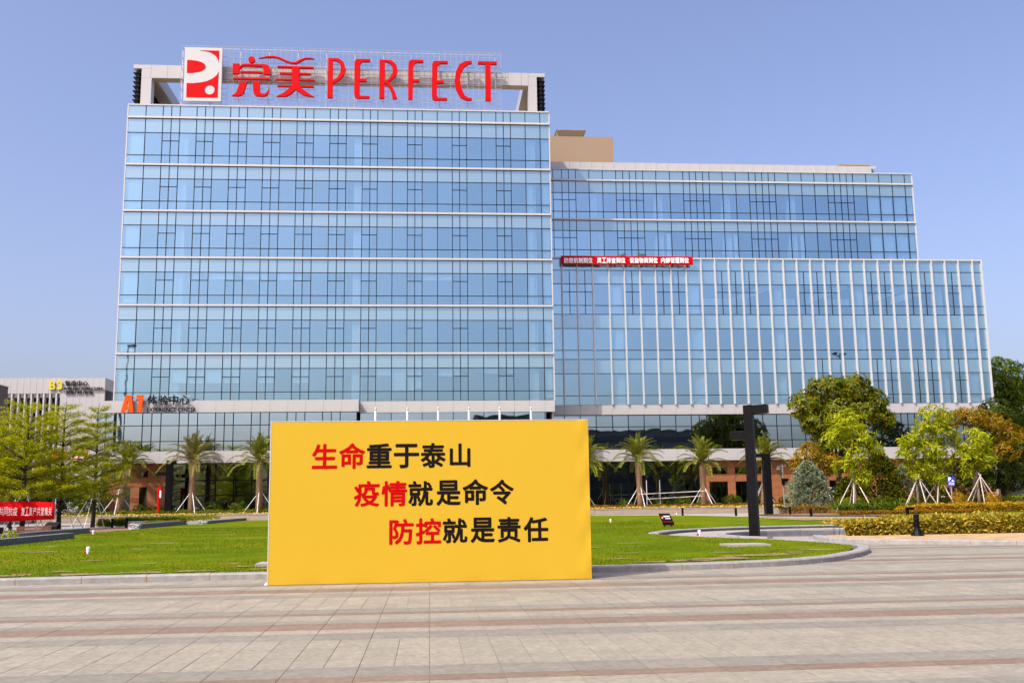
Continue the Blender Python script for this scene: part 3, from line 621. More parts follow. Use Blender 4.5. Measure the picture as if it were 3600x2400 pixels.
    for a, b2 in zip(cx[:-1], cx[1:]):
        for z0, z1 in ((0, 2.9), (2.9, 5.6), (5.6, 8.2), (8.2, zf0)): pane(t, 'entrance_pane', 'lowglass', a, b2, z0, z1, ye+.1)
        vbar(t, b2, 0, zf0, ye+.1)
    for z in (2.9, 5.6, 8.2): hbar(t, cx[0], xe, z, ye+.1)
    for z0, z1 in ((0, 2.9), (2.9, 5.6), (5.6, zf0)): piece('entrance_pane', M['lowglass'], t, xe-.05, xe, ye+.25, YW, z0, z1)
    MB().box(X(-6), xe-.2, YT+6, YT+6.2, 0, zf0).build('lobby_wall', M['dark'], t)
build_tower()

podium = thing('podium', 'low glass podium with white fascias under the left half of the tower', 'building', (X(-17.5), 110, 0))
def build_podium():
    t = podium; x0, x1 = X(-28.8), X(-6.25)
    f0, f1, g1, g0, h0 = Zz(9.55), Zz(10.6), Zz(9.5), Zz(6.19), Zz(5.17)
    px = [X(a) for a in (-28.8,-26.38,-24.84,-23.28,-21.73,-20.17,-18.62,-17.07,-15.52,-13.97,-12.42,-10.87,-9.32,-7.77,-6.25)]
    for a, b in zip(px[:-1], px[1:]): piece('fascia_panel', M['panel'], t, a+.008, b-.008, YP, YP+.25, f0, f1)
    for a, b in zip([X(-27.5)]+px[1:-1], px[1:]): piece('fascia_panel', M['panel'], t, a+.008, b-.008, YP, YP+.25, h0, g0)
    piece('return_panel', M['panel'], t, x1-.2, x1-.009, YP+.26, YT-.02, f0, f1)
    piece('roof', M['grey_panel'], t, x0+.02, x1-.22, YP+.26, YT+1.2, f1-.3, f1-.06)
    piece('soffit', M['soffit'], t, X(-28.7), x1-.02, YP+.26, YP+3, h0+.02, h0+.25)
    gx = [X(a) for a in (-28.76,-27.92,-26.38,-24.84,-24.06,-23.28,-21.73,-20.95,-20.17,-18.64,-17.87,-17.1,-15.56,-14.79,-14.02,-12.48,-11.71,-10.94,-9.4,-8.63,-7.86,-6.4)]
    yg = YP+.12
    for a, b in zip(gx[:-1], gx[1:]):
        for z0, z1 in ((g0, Zz(7.05)), (Zz(7.05), Zz(8.42)), (Zz(8.42), f0)): pane(t, 'window_pane', 'lowglass', a, b, z0, z1, yg)
        vbar(t, b, g0, f0, yg, .085)
    vbar(t, X(-27.15), g0, f0, yg-.02, .28, 'column')
    for z in (7.05, 8.42): hbar(t, gx[0], gx[-1], Zz(z), yg, .08)
    piece('head_shadow_gap', M['mullion'], t, gx[0], gx[-1], YP+.02, YP+.2, f0-.06, f0-.005)
    MB().box(X(-28.6), x1-.3, YP+4.9, YP+5.1, 0, f0).box(X(-28.6), x1-.3, YP+.5, YP+5, g0-.3, g0-.02).build('interior', M['room'], t)
    # ground floor: terracotta wall and dark shopfront
    yt = YP+1.1; W_ = [(-33.0,-32.2,4.5,5.2), (-31.8,-31.0,4.5,5.2), (-30.1,-29.3,4.5,5.2), (-31.8,-31.0,.3,3.5), (-30.1,-29.3,.3,3.5)]
    xs = [-33.5,-33.0,-32.2,-31.8,-31.0,-30.1,-29.3,-28.2,X(-22.52)]; zs = [0,.3,1.1,1.9,2.7,3.5,4.5,5.2,h0]
    for a, b in zip(xs[:-1], xs[1:]):
        for c, d in zip(zs[:-1], zs[1:]):
            m_ = ((a+b)/2, (c+d)/2)
            if any(w[0] < m_[0] < w[1] and w[2] < m_[1] < w[3] for w in W_): continue
            piece('terracotta_panel', M['terra'], t, a+.007, b-.007, yt, yt+.15, c+.007, d-.007)
    for w in W_: piece('window_pane', M['groundglass'], t, w[0], w[1], yt+.16, yt+.2, w[2], w[3])
    piece('backing', M['dark'], t, -33.4, x1-.3, yt+.22, yt+.3, 0, h0)
    sx = [X(-22.5)]
    while sx[-1] < x1-1: sx.append(sx[-1]+(1.86 if len(sx) % 3 else .93))
    for a, b in zip(sx[:-1], sx[1:]):
        for z0, z1 in ((.3, 2.55), (2.55, 4.1), (4.1, h0)): pane(t, 'shopfront_pane', 'groundglass', a, b, z0, z1, yt+.04)
        vbar(t, b, 0, h0, yt+.04, .12)
    for z in (.25, 2.55, 4.1): hbar(t, sx[0], sx[-1], z, yt+.04, .1)
    vbar(t, sx[0], 0, h0, yt+.03, .3)
build_podium()

wing = thing('office_wing', 'wide lower glass office wing with vertical white fins, right of the tower', 'building', (X(34), 125, 0))
def build_wing():
    t = wing
    # ---- set-back upper storeys
    xs = [X(a) for a in U_X]; ztop = Zz(35.24); b1, b2 = Zz(34.12), Zz(29.94); bot = Zz(24.4)
    x0, x1 = xs[0], xs[-1]
    piece('parapet_cap', M['white'], t, x0, x1+.1, YU-.12, YU+.6, ztop, ztop+.12)
    for z in (b1, b2):
        cuts = [xs[0]]+[x for i, x in enumerate(xs) if i % 2 and 1 < i < 37]+[x1+.15]
        for a, b in zip(cuts[:-1], cuts[1:]): piece('floor_band', M['white'], t, a+.006, b-.006, YU-.2, YU+.1, z-.1, z+.1)
        piece('band_shadow_gap', M['mullion'], t, x0, x1, YU-.02, YU+.11, z-.16, z-.101)
    R1 = (Zz(32.79), Zz(32.05), Zz(30.8)); R2 = (Zz(28.77), Zz(28.03), Zz(26.77))
    for i in range(len(xs)-1):
        a, b = xs[i], xs[i+1]; half = b-a < 1.2 and i < 37
        pane(t, 'spandrel_pane', 'spandrel', a, b, b1+.1, ztop, YU)
        for (s, v, l), tp, bt in ((R1, b1-.1, b2+.1), (R2, b2-.1, bot)):
            pane(t, 'spandrel_pane', 'spandrel', a, b, s, tp, YU)
            if half: pane(t, 'vent_pane', 'vision_wing', a, b, v, s, YU); pane(t, 'window_pane', 'vision_wing', a, b, l, v, YU)
            else: pane(t, 'vision_pane', 'vision_wing', a, b, l, s, YU)
            pane(t, 'sill_pane', 'vision_wing', a, b, bt, l, YU)
    for x in xs[1:-1]: vbar(t, x, bot, ztop, YU)
    for (s, v, l) in (R1, R2):
        hbar(t, x0, x1, s, YU); hbar(t, x0, x1, l, YU)
        for i, j in ((1, 4), (7, 11), (14, 18), (21, 25), (29, 33)): hbar(t, xs[i]+.04, xs[j]-.04, v, YU, name='vent_transom')
    piece('corner_trim', M['white'], t, x1, x1+.16, YU-.05, YU+.4, bot, ztop)
    inter(t, x0+.2, x1-.2, YU, [ztop-.2, b1, b2, bot], [X(a) for a in (16.8, 23.7, 30.9, 37.9)])
    rb = []
    for (s, v, l), bt in ((R1, b2+.15), (R2, bot)):
        for j in (34, 35, 36, 37): rb.append((xs[j]+.1, xs[j+1]-.1, bt, s-.1))
    for x in (17.3, 24.4, 31.5, 38.6): rb.append((X(x), X(x)+.5, bot+.2, R2[0]-.2))
    blinds(t, YU, rb)
    MB().box(x1-.2, x1, YU+.41, 138, bot, ztop-.02).box(x0, x1, 138, 138.2, 0, ztop).build('side_wall', M['grey_panel'], t)
    piece('roof', M['grey_panel'], t, x0, x1-.2, YU+.6, 138, ztop-.5, ztop-.1)
    # roof parapet of pale panels, penthouse and low roof box
    pa = X(101)
    x = X(11.4); w = 1.41
    while x < X(48.2): piece('parapet_panel', M['panel'], t, x+.01, min(x+w, X(48.2))-.01, pa, pa+.3, ztop-.1, Zz(37.16)); x += w
    piece('parapet_panel', M['panel'], t, X(48.2), X(48.72), pa, pa+.3, Zz(36.85), Zz(37.16))
    for k in range(3): piece('louvre_blade', M['black'], t, X(48.2), X(48.55)-.1*k, pa+.02, pa+.5, Zz(36.35)+k*.22, Zz(36.35)+k*.22+.08)
    y = 129.6
    piece('penthouse_wall', M['beige'], t, X(11), X(21.05), y, y+6, ztop-.4, Zz(42.65))
    b = MB(); za, zb = Zz(42.66), Zz(43.3)
    b.add([(X(14.75),y+.3,za),(X(17.55),y+.3,za),(X(17.55),y+3.5,za),(X(14.75),y+3.5,za),(X(14.5),y-.2,zb),(X(17.85),y-.2,zb),(X(17.85),y+4,zb),(X(14.5),y+4,zb)], [(0,3,2,1),(4,5,6,7),(0,1,5,4),(1,2,6,5),(2,3,7,6),(3,0,4,7)])
    b.build('roof_hatch', M['soffit'], t); piece('hatch_cap', M['beige'], t, X(14.45), X(17.9), y-.25, y+4, zb, zb+.12)
    piece('roof_box', M['beige'], t, X(46.75), X(50.3), 127.2, 131, ztop-.1, Zz(38.95)); piece('box_cap', M['soffit'], t, X(46.6), X(50.4), 127, 131.2, Zz(38.95), Zz(39.1))
    # ---- finned lower block
    xs = [X(a) for a in W_X]; x0, x1 = xs[0], xs[-1]; zt = Zz(24.93); zb = Zz(10.53)
    Z = [Zz(a) for a in (24.93, 23.76, 22.4, 20.26, 19.38, 17.98, 15.84, 14.95, 13.56, 11.43, 10.53)]
    op1 = {12.89,14.4,19.06,22.16,23.71,28.17,29.56,30.94,36.52,37.89,39.29,43.47,44.88,47.67,49.07,51.9}; op2 = {37.89,43.47,44.88,47.67,49.07,51.9}
    kinds = ['spandrel_wing','spandrel_wing','vision_wing','vision_wing','spandrel_wing','vision_wing','vision_wing','spandrel_wing','vision_wing','vision_wing']
    nm = {'spandrel_wing': 'spandrel_pane', 'vision_wing': 'vision_pane'}
    vc = (Z[2], Zz(21.61), Z[3]); v2 = (Z[8], Zz(12.8), Z[9])
    for i in range(len(xs)-1):
        a, b = xs[i], xs[i+1]; c = (a+b)/2; o1 = W_X[i] in op1; o2 = W_X[i] in op2
        for r in range(10):
            k = kinds[r]; n_ = 'sill_pane' if r in (3, 6, 9) else nm[k]
            cells = [(a, b)]
            if (o1 and r in (1, 2, 3)) or (o2 and r in (7, 8, 9)): cells = [(a, c), (c, b)]
            for p, q in cells:
                if (o1 and r == 2) or (o2 and r == 8):
                    vz = vc[1] if r == 2 else v2[1]
                    pane(t, 'vent_pane', k, p, q, vz, Z[r], YW); pane(t, 'window_pane', k, p, q, Z[r+1], vz, YW)
                else: pane(t, n_, k, p, q, Z[r+1], Z[r], YW)
        if o1: vbar(t, c, Z[4], Z[1], YW, name='window_mullion'); hbar(t, a+.05, b-.05, vc[1], YW, name='vent_transom')
        if o2: vbar(t, c, Z[10], Z[7], YW, name='window_mullion'); hbar(t, a+.05, b-.05, v2[1], YW, name='vent_transom')
    for z in Z[1:-1]: hbar(t, x0, x1, z, YW)
    for x in xs[1:]:
        piece('fin', M['white'], t, x-.066, x+.066, YW-.28, YW+.08, zb+.01, zt+.16)
    piece('parapet_cap', M['white'], t, x0, x1+.12, YW-.22, YW+.5, zt-.02, zt+.15)
    piece('terrace_roof', M['grey_panel'], t, x0, x1, YW+.5, YU+20, zt-.6, zt-.35)
    inter(t, x0+.2, x1-.2, YW, [zt-.3, Z[4], Z[7], zb], [X(a) for a in (18.5, 26.1, 34.6, 42.9, 51.2)])
    blinds(t, YW, [(X(a)+.1, X(b)-.1, Z[q]+.1, Z[p]-.1) for a, b, p, q in [(53.31,54.7,2,3),(53.31,54.7,5,7),(53.31,54.7,8,10),(25.3,26.6,2,4),(17.6,18.8,2,4),(18,18.9,5,6),(26.2,26.9,5,10)]])
    # atrium stair flights and balcony fronts seen through the second tier of glass
    k = MB(); za, zb2 = Zz(20.35), Zz(22.25)
    for xa, xb, flip in ((29.9, 34.2, 0), (37.5, 41.8, 0), (43.6, 48.6, 0), (46.2, 51.6, 0)):
        p, q = (X(xa), za+.2), (X(xb), zb2-.1)
        k.add([(p[0], YW+.4, p[1]), (q[0], YW+.4, q[1]), (q[0], YW+.62, q[1]), (p[0], YW+.62, p[1]), (p[0], YW+.4, p[1]+.75), (q[0], YW+.4, q[1]+.75), (q[0], YW+.62, q[1]+.75), (p[0], YW+.62, p[1]+.75)], [(0,3,2,1),(4,5,6,7),(0,1,5,4),(1,2,6,5),(2,3,7,6),(3,0,4,7)])
    for xa, xb in ((26.9, 31.5), (34.0, 36.4), (39.6, 42.0)): k.box(X(xa), X(xb), YW+.75, YW+.95, za+.1, za+.9)
    k.build('atrium_stair', M['stair'], t)
    MB().box(x1-.15, x1+.1, YW+.6, 138, 0, zt-.02).build('end_wall', M['grey_panel'], t)
    # fascias, second floor strip, ground floor
    xe = X(56.2)
    for a, b in zip(xs[:-1]+[x1], xs[1:]+[xe]): piece('fascia_panel', M['panel'], t, a+.008, b-.008, YW-.05, YW+.2, Zz(9.58), zb-.02)
    f2 = xs[::2]+[xe]
    for a, b in zip(f2[:-1], f2[1:]): piece('fascia_panel', M['panel'], t, a+.008, b-.008, YW-.05, YW+.2, Zz(5.15), Zz(6.26))
    yg = YW+.2; gz = [Zz(6.26), Zz(7.05), Zz(8.43), Zz(9.58)]
    gx = sorted(set(xs+[X(26.03)]+[X((a+b)/2) for a, b in zip(W_X[:-1], W_X[1:]) if a > 43]))
    for a, b in zip(gx[:-1], gx[1:]):
        for z0, z1 in zip(gz[:-1], gz[1:]): pane(t, 'strip_pane', 'lowglass', a, b, z0, z1, yg)
        vbar(t, b, gz[0], gz[-1], yg, .085)
    for z in gz[1:3]: hbar(t, x0, x1, z, yg, .08)
    piece('head_shadow_gap', M['mullion'], t, x0, x1, YW-.02, yg, Zz(9.58)-.08, Zz(9.58)-.004)
    MB().box(x0, x1-.3, YW+5, YW+5.2, 0, Zz(9.5)).box(x0, x1-.3, YW+.5, YW+5, gz[0]-.3, gz[0]-.02).build('interior', M['room'], t)
    yt = YW+.9; h0 = Zz(5.15)
    piece('soffit', M['soffit'], t, x0, xe, YW+.2, YW+2, h0+.02, h0+.2)
    sx = [x0]
    while sx[-1] < 30.8: sx.append(sx[-1]+1.84)
    sx[-1] = 31.5
    for a, b in zip(sx[:-1], sx[1:]):
        for z0, z1 in ((.2, 4.35), (4.35, h0)): pane(t, 'shopfront_pane', 'groundglass', a, b, z0, z1, yt+.1)
        vbar(t, b, 0, h0, yt+.1, .12)
    hbar(t, x0, 31.5, 4.35, yt+.1, .1)
    Wn = [(32.3, 34.5), (35.4, 37.5), (37.9, 39.6), (42.5, 44.6), (46.6, 48.7), (52.3, 54.4), (57.2, 59.3)]
    cx = [31.5]
    while cx[-1] < xe-.9: cx.append(cx[-1]+.82)
    for a, b in Wn:
        for e in (a, b):
            j = min(range(len(cx)), key=lambda q: abs(cx[q]-e)); cx[j] = e
    cx[-1] = xe; zs = [0, .95, 1.78, 2.6, 3.44, 4.31, 5.08, h0]
    for a, b in zip(cx[:-1], cx[1:]):
        for r in range(7):
            inw = any(p-.01 < (a+b)/2 < q+.01 for p, q in Wn) and r in (0, 1, 2, 3, 5)
            if inw: continue
            piece('terracotta_panel', M['terra'], t, a+.007, b-.007, yt, yt+.18, zs[r]+.007, zs[r+1]-.007)
    for a, b in Wn:
        for z0, z1 in ((0, 3.44), (4.31, 5.08)):
            piece('window_pane', M['groundglass'], t, a, b, yt+.28, yt+.32, z0, z1)
        for x in (a+.06, a+(b-a)*.35, a+(b-a)*.65, b-.06): vbar(t, x, 0, 3.44, yt+.27, .08, 'window_frame')
        hbar(t, a, b, 1.0, yt+.27, .08, 'window_frame')
    piece('backing', M['dark'], t, 31.6, xe, yt+.4, yt+.5, 0, h0)
build_wing()

def roof_crown():
    t = thing('roof_crown', 'white open portal frame with black louvred ends on the tower roof', 'roof frame', (-10, 112, Zz(38.1)))
    y0, y1 = 109.4, 110.6; z0, z1, zr = 49.3, 50.85, Zz(38.14)
    xl, xr = -33.35, 13.46
    x = xl+.0; cuts = [xl, -31.4]
    while cuts[-1] < 11.4: cuts.append(cuts[-1]+1.83)
    cuts[-1] = 11.5; cuts.append(xr)
    for i, (a, b) in enumerate(zip(cuts[:-1], cuts[1:])):
        if i == 0:
            piece('beam_panel', M['panel'], t, -32.43, b-.01, y0, y1, z0, z1-.45); piece('beam_panel', M['panel'], t, a, b-.01, y0, y1, z1-.44, z1)
        elif i == len(cuts)-2:
            piece('beam_panel', M['panel'], t, a+.01, 12.5, y0, y1, z0, z1-.45); piece('beam_panel', M['panel'], t, a+.01, b, y0, y1, z1-.44, z1)
        else: piece('beam_panel', M['panel'], t, a+.01, b-.01, y0, y1, z0, z1)
    piece('beam_soffit', M['soffit'], t, -31.3, 11.4, y0+.05, y1-.05, z0-.04, z0-.005)
    piece('post', M['panel'], t, -32.43, -31.3, y0, y1, zr, z0-.01); piece('post', M['panel'], t, 11.5, 12.5, y0, y1, zr, z0-.01)
    # side beams running back, rear wall
    for a, b in ((-32.4, -30.9), (11.0, 12.4)):
        piece('side_beam', M['grey_panel'], t, a, b, y1+.01, 131, z0+.05, z1-.02); piece('side_soffit', M['soffit'], t, a+.05, b-.05, y1+.02, 131, z0, z0+.045)
        piece('rear_post', M['beige'], t, a, b, 129, 131, zr-.5, z0-.01)
    piece('rear_beam', M['grey_panel'], t, -30.8, 10.9, 129.6, 131, z0, z1-.02)
    piece('plant_wall', M['beige'], t, -32.2, -24, 124, 125, zr-.5, 48.3)
    for xa, xb, s in ((xl, -32.45, -1), (12.52, xr, 1)):
        piece('louvre_backing', M['dark'], t, min(xa, xb)+.3, max(xa, xb)-.3, y0+.3, y1+8, zr, z1-.5)
        for k in range(9):
            z = zr+.12+k*(z1-.55-zr)/9
            b = MB(); lo, hi = (xa, xb)
            b.add([(lo,y0+.02,z),(hi,y0+.02,z),(hi,y1+8,z),(lo,y1+8,z),(lo,y0+.02,z+.07),(hi,y0+.02,z+.07),(hi,y1+8,z+.07),(lo,y1+8,z+.07)], [(0,3,2,1),(4,5,6,7),(0,1,5,4),(1,2,6,5),(2,3,7,6),(3,0,4,7)])
            b.build('louvre_blade', M['black'], t)
roof_crown()

def roof_sign():
    Y = 108.4
    t = thing('rooftop_sign', 'giant red rooftop sign with square logo and Chinese and Latin letters', 'sign', (-10, 108.6, 45.6))
    # steel lattice: front grid, rear grid, struts
    xl, xr, zb, zt = -27.9, 8.25, 45.75, 52.9; yf, yb = 108.62, 109.25
    n = 56
    for i in range(n+1):
        x = xl+(xr-xl)*i/n; piece('lattice_bar', M['lattice'], t, x-.016, x+.016, yf-.016, yf+.016, zb, zt)
    rows = [zb+.25+(zt-zb-.25)*k/11 for k in range(12)]
    for z in rows: piece('lattice_bar', M['lattice'], t, xl, xr, yf-.015, yf+.015, z-.017, z+.017)
    b = MB()
    for i in range(0, n+1, 5):
        x = xl+(xr-xl)*i/n; b.box(x-.03, x+.03, yb-.03, yb+.03, zb, zt-.3)
        for z in rows[1::2]:
            b.tube([(x, yf, z), (x+.15, yb, z-.35)], .025, 5); b.tube([(x, yf, z), (x, yb, z)], .02, 5)
    for z in rows[2::3]: b.box(xl, xr, yb-.02, yb+.02, z-.02, z+.02)
    b.build('rear_bracing', M['steel'], t)
    piece('base_beam', M['white'], t, xl, xr, yf+.1, yf+.5, zb-.3, zb-.05)
    lg = plate('logo_panel', M['white'], t, SG['panel'], Y-.35, Y+.1)
    for k in ('logoA', 'logoB', 'logoC'):
        hole = []
        if k == 'logoC':
            (cx, cz), (ex, ez) = SG['logoDot']; r = abs(ex-cx); hole = [[(cx+r*1.0*math.cos(a*math.pi/14), cz+r*1.02*math.sin(a*math.pi/14)) for a in range(28)]]
        plate('logo_shape', M['red'], lg, SG[k], Y-.39, Y-.352, hole)
    (cx, cz), (ex, ez) = SG['wdot']; r = abs(ex-cx)
    yl0, yl1 = Y-.25, Y+.12
    l = plate('letter', M['red'], t, [(cx+r*math.cos(a*math.pi/14), cz+r*math.sin(a*math.pi/14)) for a in range(28)], yl0, yl1)
    for k in ('w1', 'w2', 'w3', 'w4', 'w5', 'w6', 'm1', 'm2'): plate('letter_stroke', M['red'], t, SG[k], yl0, yl1)
    for k, h in (('P', 'Ph'), ('E', None), ('R', 'Rh'), ('F', None), ('E2', None), ('C', None), ('T', None)):
        plate('letter', M['red'], t, SG[k], yl0, yl1, [SG[h]] if h else ())
roof_sign()

def wall_signs():
    t = thing('fascia_sign', 'orange A1 with black Chinese and English letters standing on the white fascia', 'sign', (-28, 106, 11.1))
    def norm(pts, x0, x1, y0, y1, bx): return [(bx[0]+(u-x0)/(x1-x0)*(bx[1]-bx[0]), bx[2]+(y1-v)/(y1-y0)*(bx[3]-bx[2])) for u, v in pts]
    bx = A1[0][1:]
    plate('letter', M['orange'], t, norm([(262,458),(350,107),(470,107),(525,458),(455,458),(440,398),(352,398),(338,458)], 262, 525, 107, 458, bx), 105.9, 106.1, [norm([(372,338),(405,205),(430,338)], 262, 525, 107, 458, bx)])
    bx = A1[1][1:]
    plate('letter', M['orange'], t, norm([(570,107),(708,107),(690,458),(606,458),(620,168),(570,168)], 570, 708, 107, 458, bx), 105.9, 106.1)
    for i, (ch, a, b, c, d) in enumerate(A1):
        if i > 1: glyph(ch, a, b, c, d, 105.93, .10, M['ink'], t, bold=.02 if i < 6 else .018)
    piece('rail', M['steel'], t, -31.5, -24.9, 106.14, 106.2, 12.85, 12.9)
    for x in (-31.3, -30.0, -28.7, -27.6, -26.5, -25.4): piece('bracket', M['steel'], t, x-.03, x+.03, 106.14, 106.4, 12.2, 12.85)
    t = thing('building_sign', 'yellow B3 with black Chinese and English letters on the grey panel building', 'sign', (-45, 131.8, 16.5))
    for i, (ch, a, b, c, d) in enumerate(B3):
        glyph(ch, a, b, c, d, 131.75, .12, M['yellow' if i < 2 else 'ink'], t, bold=.035 if i < 2 else (.012 if i < 6 else .012))
    t = thing('wall_banner', 'long red banner with white Chinese characters on the wing terrace edge', 'banner', (23, 112.6, 28.7))
    me = MB(); nx = 60
    for i in range(nx+1):
        x = 15.32+(31.06-15.32)*i/nx; dy = .05*math.sin(i*1.7)+.03*math.sin(i*.63)
        me.v += [(x, 112.60+dy*.6, 28.75+.02*math.sin(i)), (x, 112.58+dy*.3, 29.2), (x, 112.60, 29.79)]
    for i in range(nx):
        for k in range(2): me.f.append((i*3+k, i*3+3+k, i*3+4+k, i*3+1+k))
    o = me.build('cloth', M['redcloth'], t); sd = o.modifiers.new('s', 'SOLIDIFY'); sd.thickness = .02
    for ch, a, b, c, d in WB: glyph(ch, a, b, c, d, 112.50, .02, M['whiteletter'], t, bold=.035)
    for x in np.linspace(15.6, 30.8, 9): piece('tie', M['steel'], t, x-.02, x+.02, 112.64, 112.9, 28.9, 29.7)
wall_signs()

def grey_building():
    t = thing('panel_building', 'pale grey panel building with white vertical fins at far left', 'building', (-48, 140, 0))
    y = 132.0; zt = 18.0; zs = 16.0; xm = -47.4; xr = -41.85; xl = -64
    x = xl
    while x < xm-.1: piece('wall_panel', M['panel'], t, x+.01, min(x+.8, xm)-.01, y, y+.3, zs, zt); x += .8
    x = xm
    while x < xr-.1:
        e = min(x+.81, xr)
        for a, b in ((zs, zt), (13.0, zs), (9.5, 13.0), (6, 9.5), (0, 6)): piece('wall_panel', M['panel'], t, x+.01, e-.01, y, y+.3, a+.01, b-.01)
        x = e
    for x in (-57.4,-56.6,-55.8,-55.0,-54.2,-53.42,-52.6,-51.8,-51.0,-50.23,-49.45,-48.68,-47.9): piece('fin', M['white'], t, x-.09, x+.09, y+.02, y+.7, 0, zs-.01)
    MB().box(xl, xm, y+5.2, y+5.4, 0, zs).build('rear_wall', M['dark'], t)
    for z in (3.5, 7.4, 11.4): piece('floor_edge', M['beige'], t, xl, xm-.05, y+4.7, y+5.18, z, z+.7)
    piece('roof', M['grey_panel'], t, xl, xr-.02, y+.31, y+20, zt-.5, zt-.1)
    piece('side_beam', M['grey_panel'], t, xr-.3, xr, y+.31, y+4.3, 16.5, zt); piece('side_post', M['grey_panel'], t, xr-.3, xr, y+3.9, y+4.3, 0, 16.49)
    piece('side_wall', M['taupe'], t, xm+.1, xr-.9, y+.5, y+20, 0, zt-.6); piece('side_floor', M['beige'], t, xr-.85, xr-.02, y+.4, y+4, 12.3, 12.7)
    t = thing('taupe_building', 'dark taupe building with a stepped roofline at the left edge', 'building', (-62, 105, 0))
    piece('wall', M['taupe'], t, -80, -49, 88, 116.5, 0, 17.3); piece('wall', M['taupe'], t, -79, -49.0, 116.51, 120, 0, 15.4)
    piece('coping', M['grey_panel'], t, -80, -48.95, 87.9, 116.55, 17.3, 17.42); piece('coping', M['grey_panel'], t, -79, -48.95, 116.56, 120.05, 15.4, 15.5)
grey_building()
def behind():
    """what the glass mirrors: buildings across the plaza behind the photographer"""
    for x0, x1, y0, y1, h, lab in ((33, 84, -60, -40, 19.5, 'dark low block across the plaza behind the viewer'), (12, 26, -62, -42, 23, 'dark square block across the plaza behind the viewer')):
        t = thing('opposite_building', lab, 'building', ((x0+x1)/2, (y0+y1)/2, 0))
        piece('wall', M['taupe'], t, x0, x1, y0, y1, 0, h); piece('roof', M['dark'], t, x0-.3, x1+.3, y0-.3, y1+.3, h, h+.5)
        for z in np.arange(2, h-2, 3.6): piece('window_strip', M['dark'], t, x0+.6, x1-.6, y1-.1, y1+.05, z, z+1.8)
behind()

# ------------------------------------------------------------------ billboard
def billboard():
    t = thing('billboard', 'large yellow billboard with red and black Chinese slogans', 'billboard', (.05, 20.2, 0))
    x0, x1, z0, z1 = -3.14, 3.235, .015, 3.185
    # vinyl skin, gently rippled near the lower and right edges
    nx, nz = 96, 48; me = MB()
    for i in range(nx+1):
        for k in range(nz+1):
            u, v = i/nx, k/nz; x = x0+(x1-x0)*u; z = z0+(z1-z0)*v
            e = .012*math.exp(-((u-.985)/.015)**2)*math.sin(v*21)+.010*math.exp(-(v/.025)**2)*(math.exp(-((u-.64)/.03)**2)*math.sin(u*260)+.4*math.sin(u*37))
            e += .012*math.exp(-((u-.985)/.02)**2-((v-.72)/.02)**2)*math.sin((u+v)*200)
            me.v.append((x, 20.205-e*(0 if u in (0, 1) else 1), z))
    for i in range(nx):
        for k in range(nz): me.f.append((i*(nz+1)+k, (i+1)*(nz+1)+k, (i+1)*(nz+1)+k+1, i*(nz+1)+k+1))
    me.build('vinyl_face', M['billboard'], t, smooth=True)
    MB().box(x0+.002, x1-.002, 20.225, 20.25, z0, z1-.002).build('backing_sheet', M['billboard'], t)
    f = MB()
    for x in np.linspace(x0+.03, x1-.03, 7): f.box(x-.025, x+.025, 20.26, 20.31, 0, z1-.03)
    for z in (.08, .85, 1.6, 2.4, z1-.05): f.box(x0+.02, x1-.02, 20.312, 20.35, z-.02, z+.02)
    f.build('frame', M['steel'], t)
    for x in (-2.9, -1, 1.0, 2.9):
        MB().tube([(x, 20.33, 2.2), (x, 21.25, .02)], .025, 6).build('brace', M['steel'], t)
    piece('edge_trim', M['white'], t, x0-.018, x0, 20.2, 20.35, 0, z1); piece('edge_trim', M['white'], t, x0-.018, x1, 20.2, 20.35, z1, z1+.014)
    red = {0, 1, 6, 7, 12, 13}
    for i, (ch, a, b, c, d) in enumerate(BB):
        glyph(ch, a, b, c, d, 20.2005, .003, M['printred' if i in red else 'printblack'], t, bold=.026, name='printed_character')
    foot = MB().lathe((x0-.02, 20.23, 0), [(.05, 0), (.05, .03), (.02, .06)]).build('foot', M['white'], t)
billboard()

# ------------------------------------------------------------------ street furniture
def pillar_lamp(name, label, loc, h, w, rz, arms):
    t = thing(name, label, 'lamp pillar', loc, 'black pillar lamps')
    c = (loc[0], loc[1], loc[2])
    MB().obox(c, w, w, h, rz).build('column', M['black'], t, bevel=.01)
    MB().obox((c[0], c[1], c[2]-.0), w+.1, w+.1, .03, rz).build('base_plate', M['black'], t)
    for L, z, th, sgn in arms:
        d = (w/2+L/2)*sgn
        MB().obox((c[0]+d*math.cos(rz), c[1]+d*math.sin(rz), c[2]+z), L+.0, w*.98, th, rz).build('arm', M['black'], t, bevel=.01)
        MB().obox((c[0]+(d+.06*sgn)*math.cos(rz), c[1]+(d+.06*sgn)*math.sin(rz), c[2]+z-.012), L*.6, w*.6, .01, rz).build('light_panel', M['signgrey'], t)
pillar_lamp('pillar_lamp', 'tallest black square lamp pillar with two stub arms, by the pool', (13.12, 40.1, 0), 5.33, .36, R(-33), [(.62, 4.97, .35, 1), (.62, 3.93, .34, -1)])
pillar_lamp('pillar_lamp', 'thinner dark lamp pillar with one top arm, in the bed right of the tall pillar', (29.5, 86, .05), 5.3, .62, R(0), [(.98, 5.0, .3, -1)])
pillar_lamp('pillar_lamp', 'black lamp pillar at left in front of the dark shopfront beside a red totem', (-26.05, 103.4, .3), 5.75, .66, R(8), [(.95, 4.25, .34, -1), (.3, 5.35, .4, 1)])

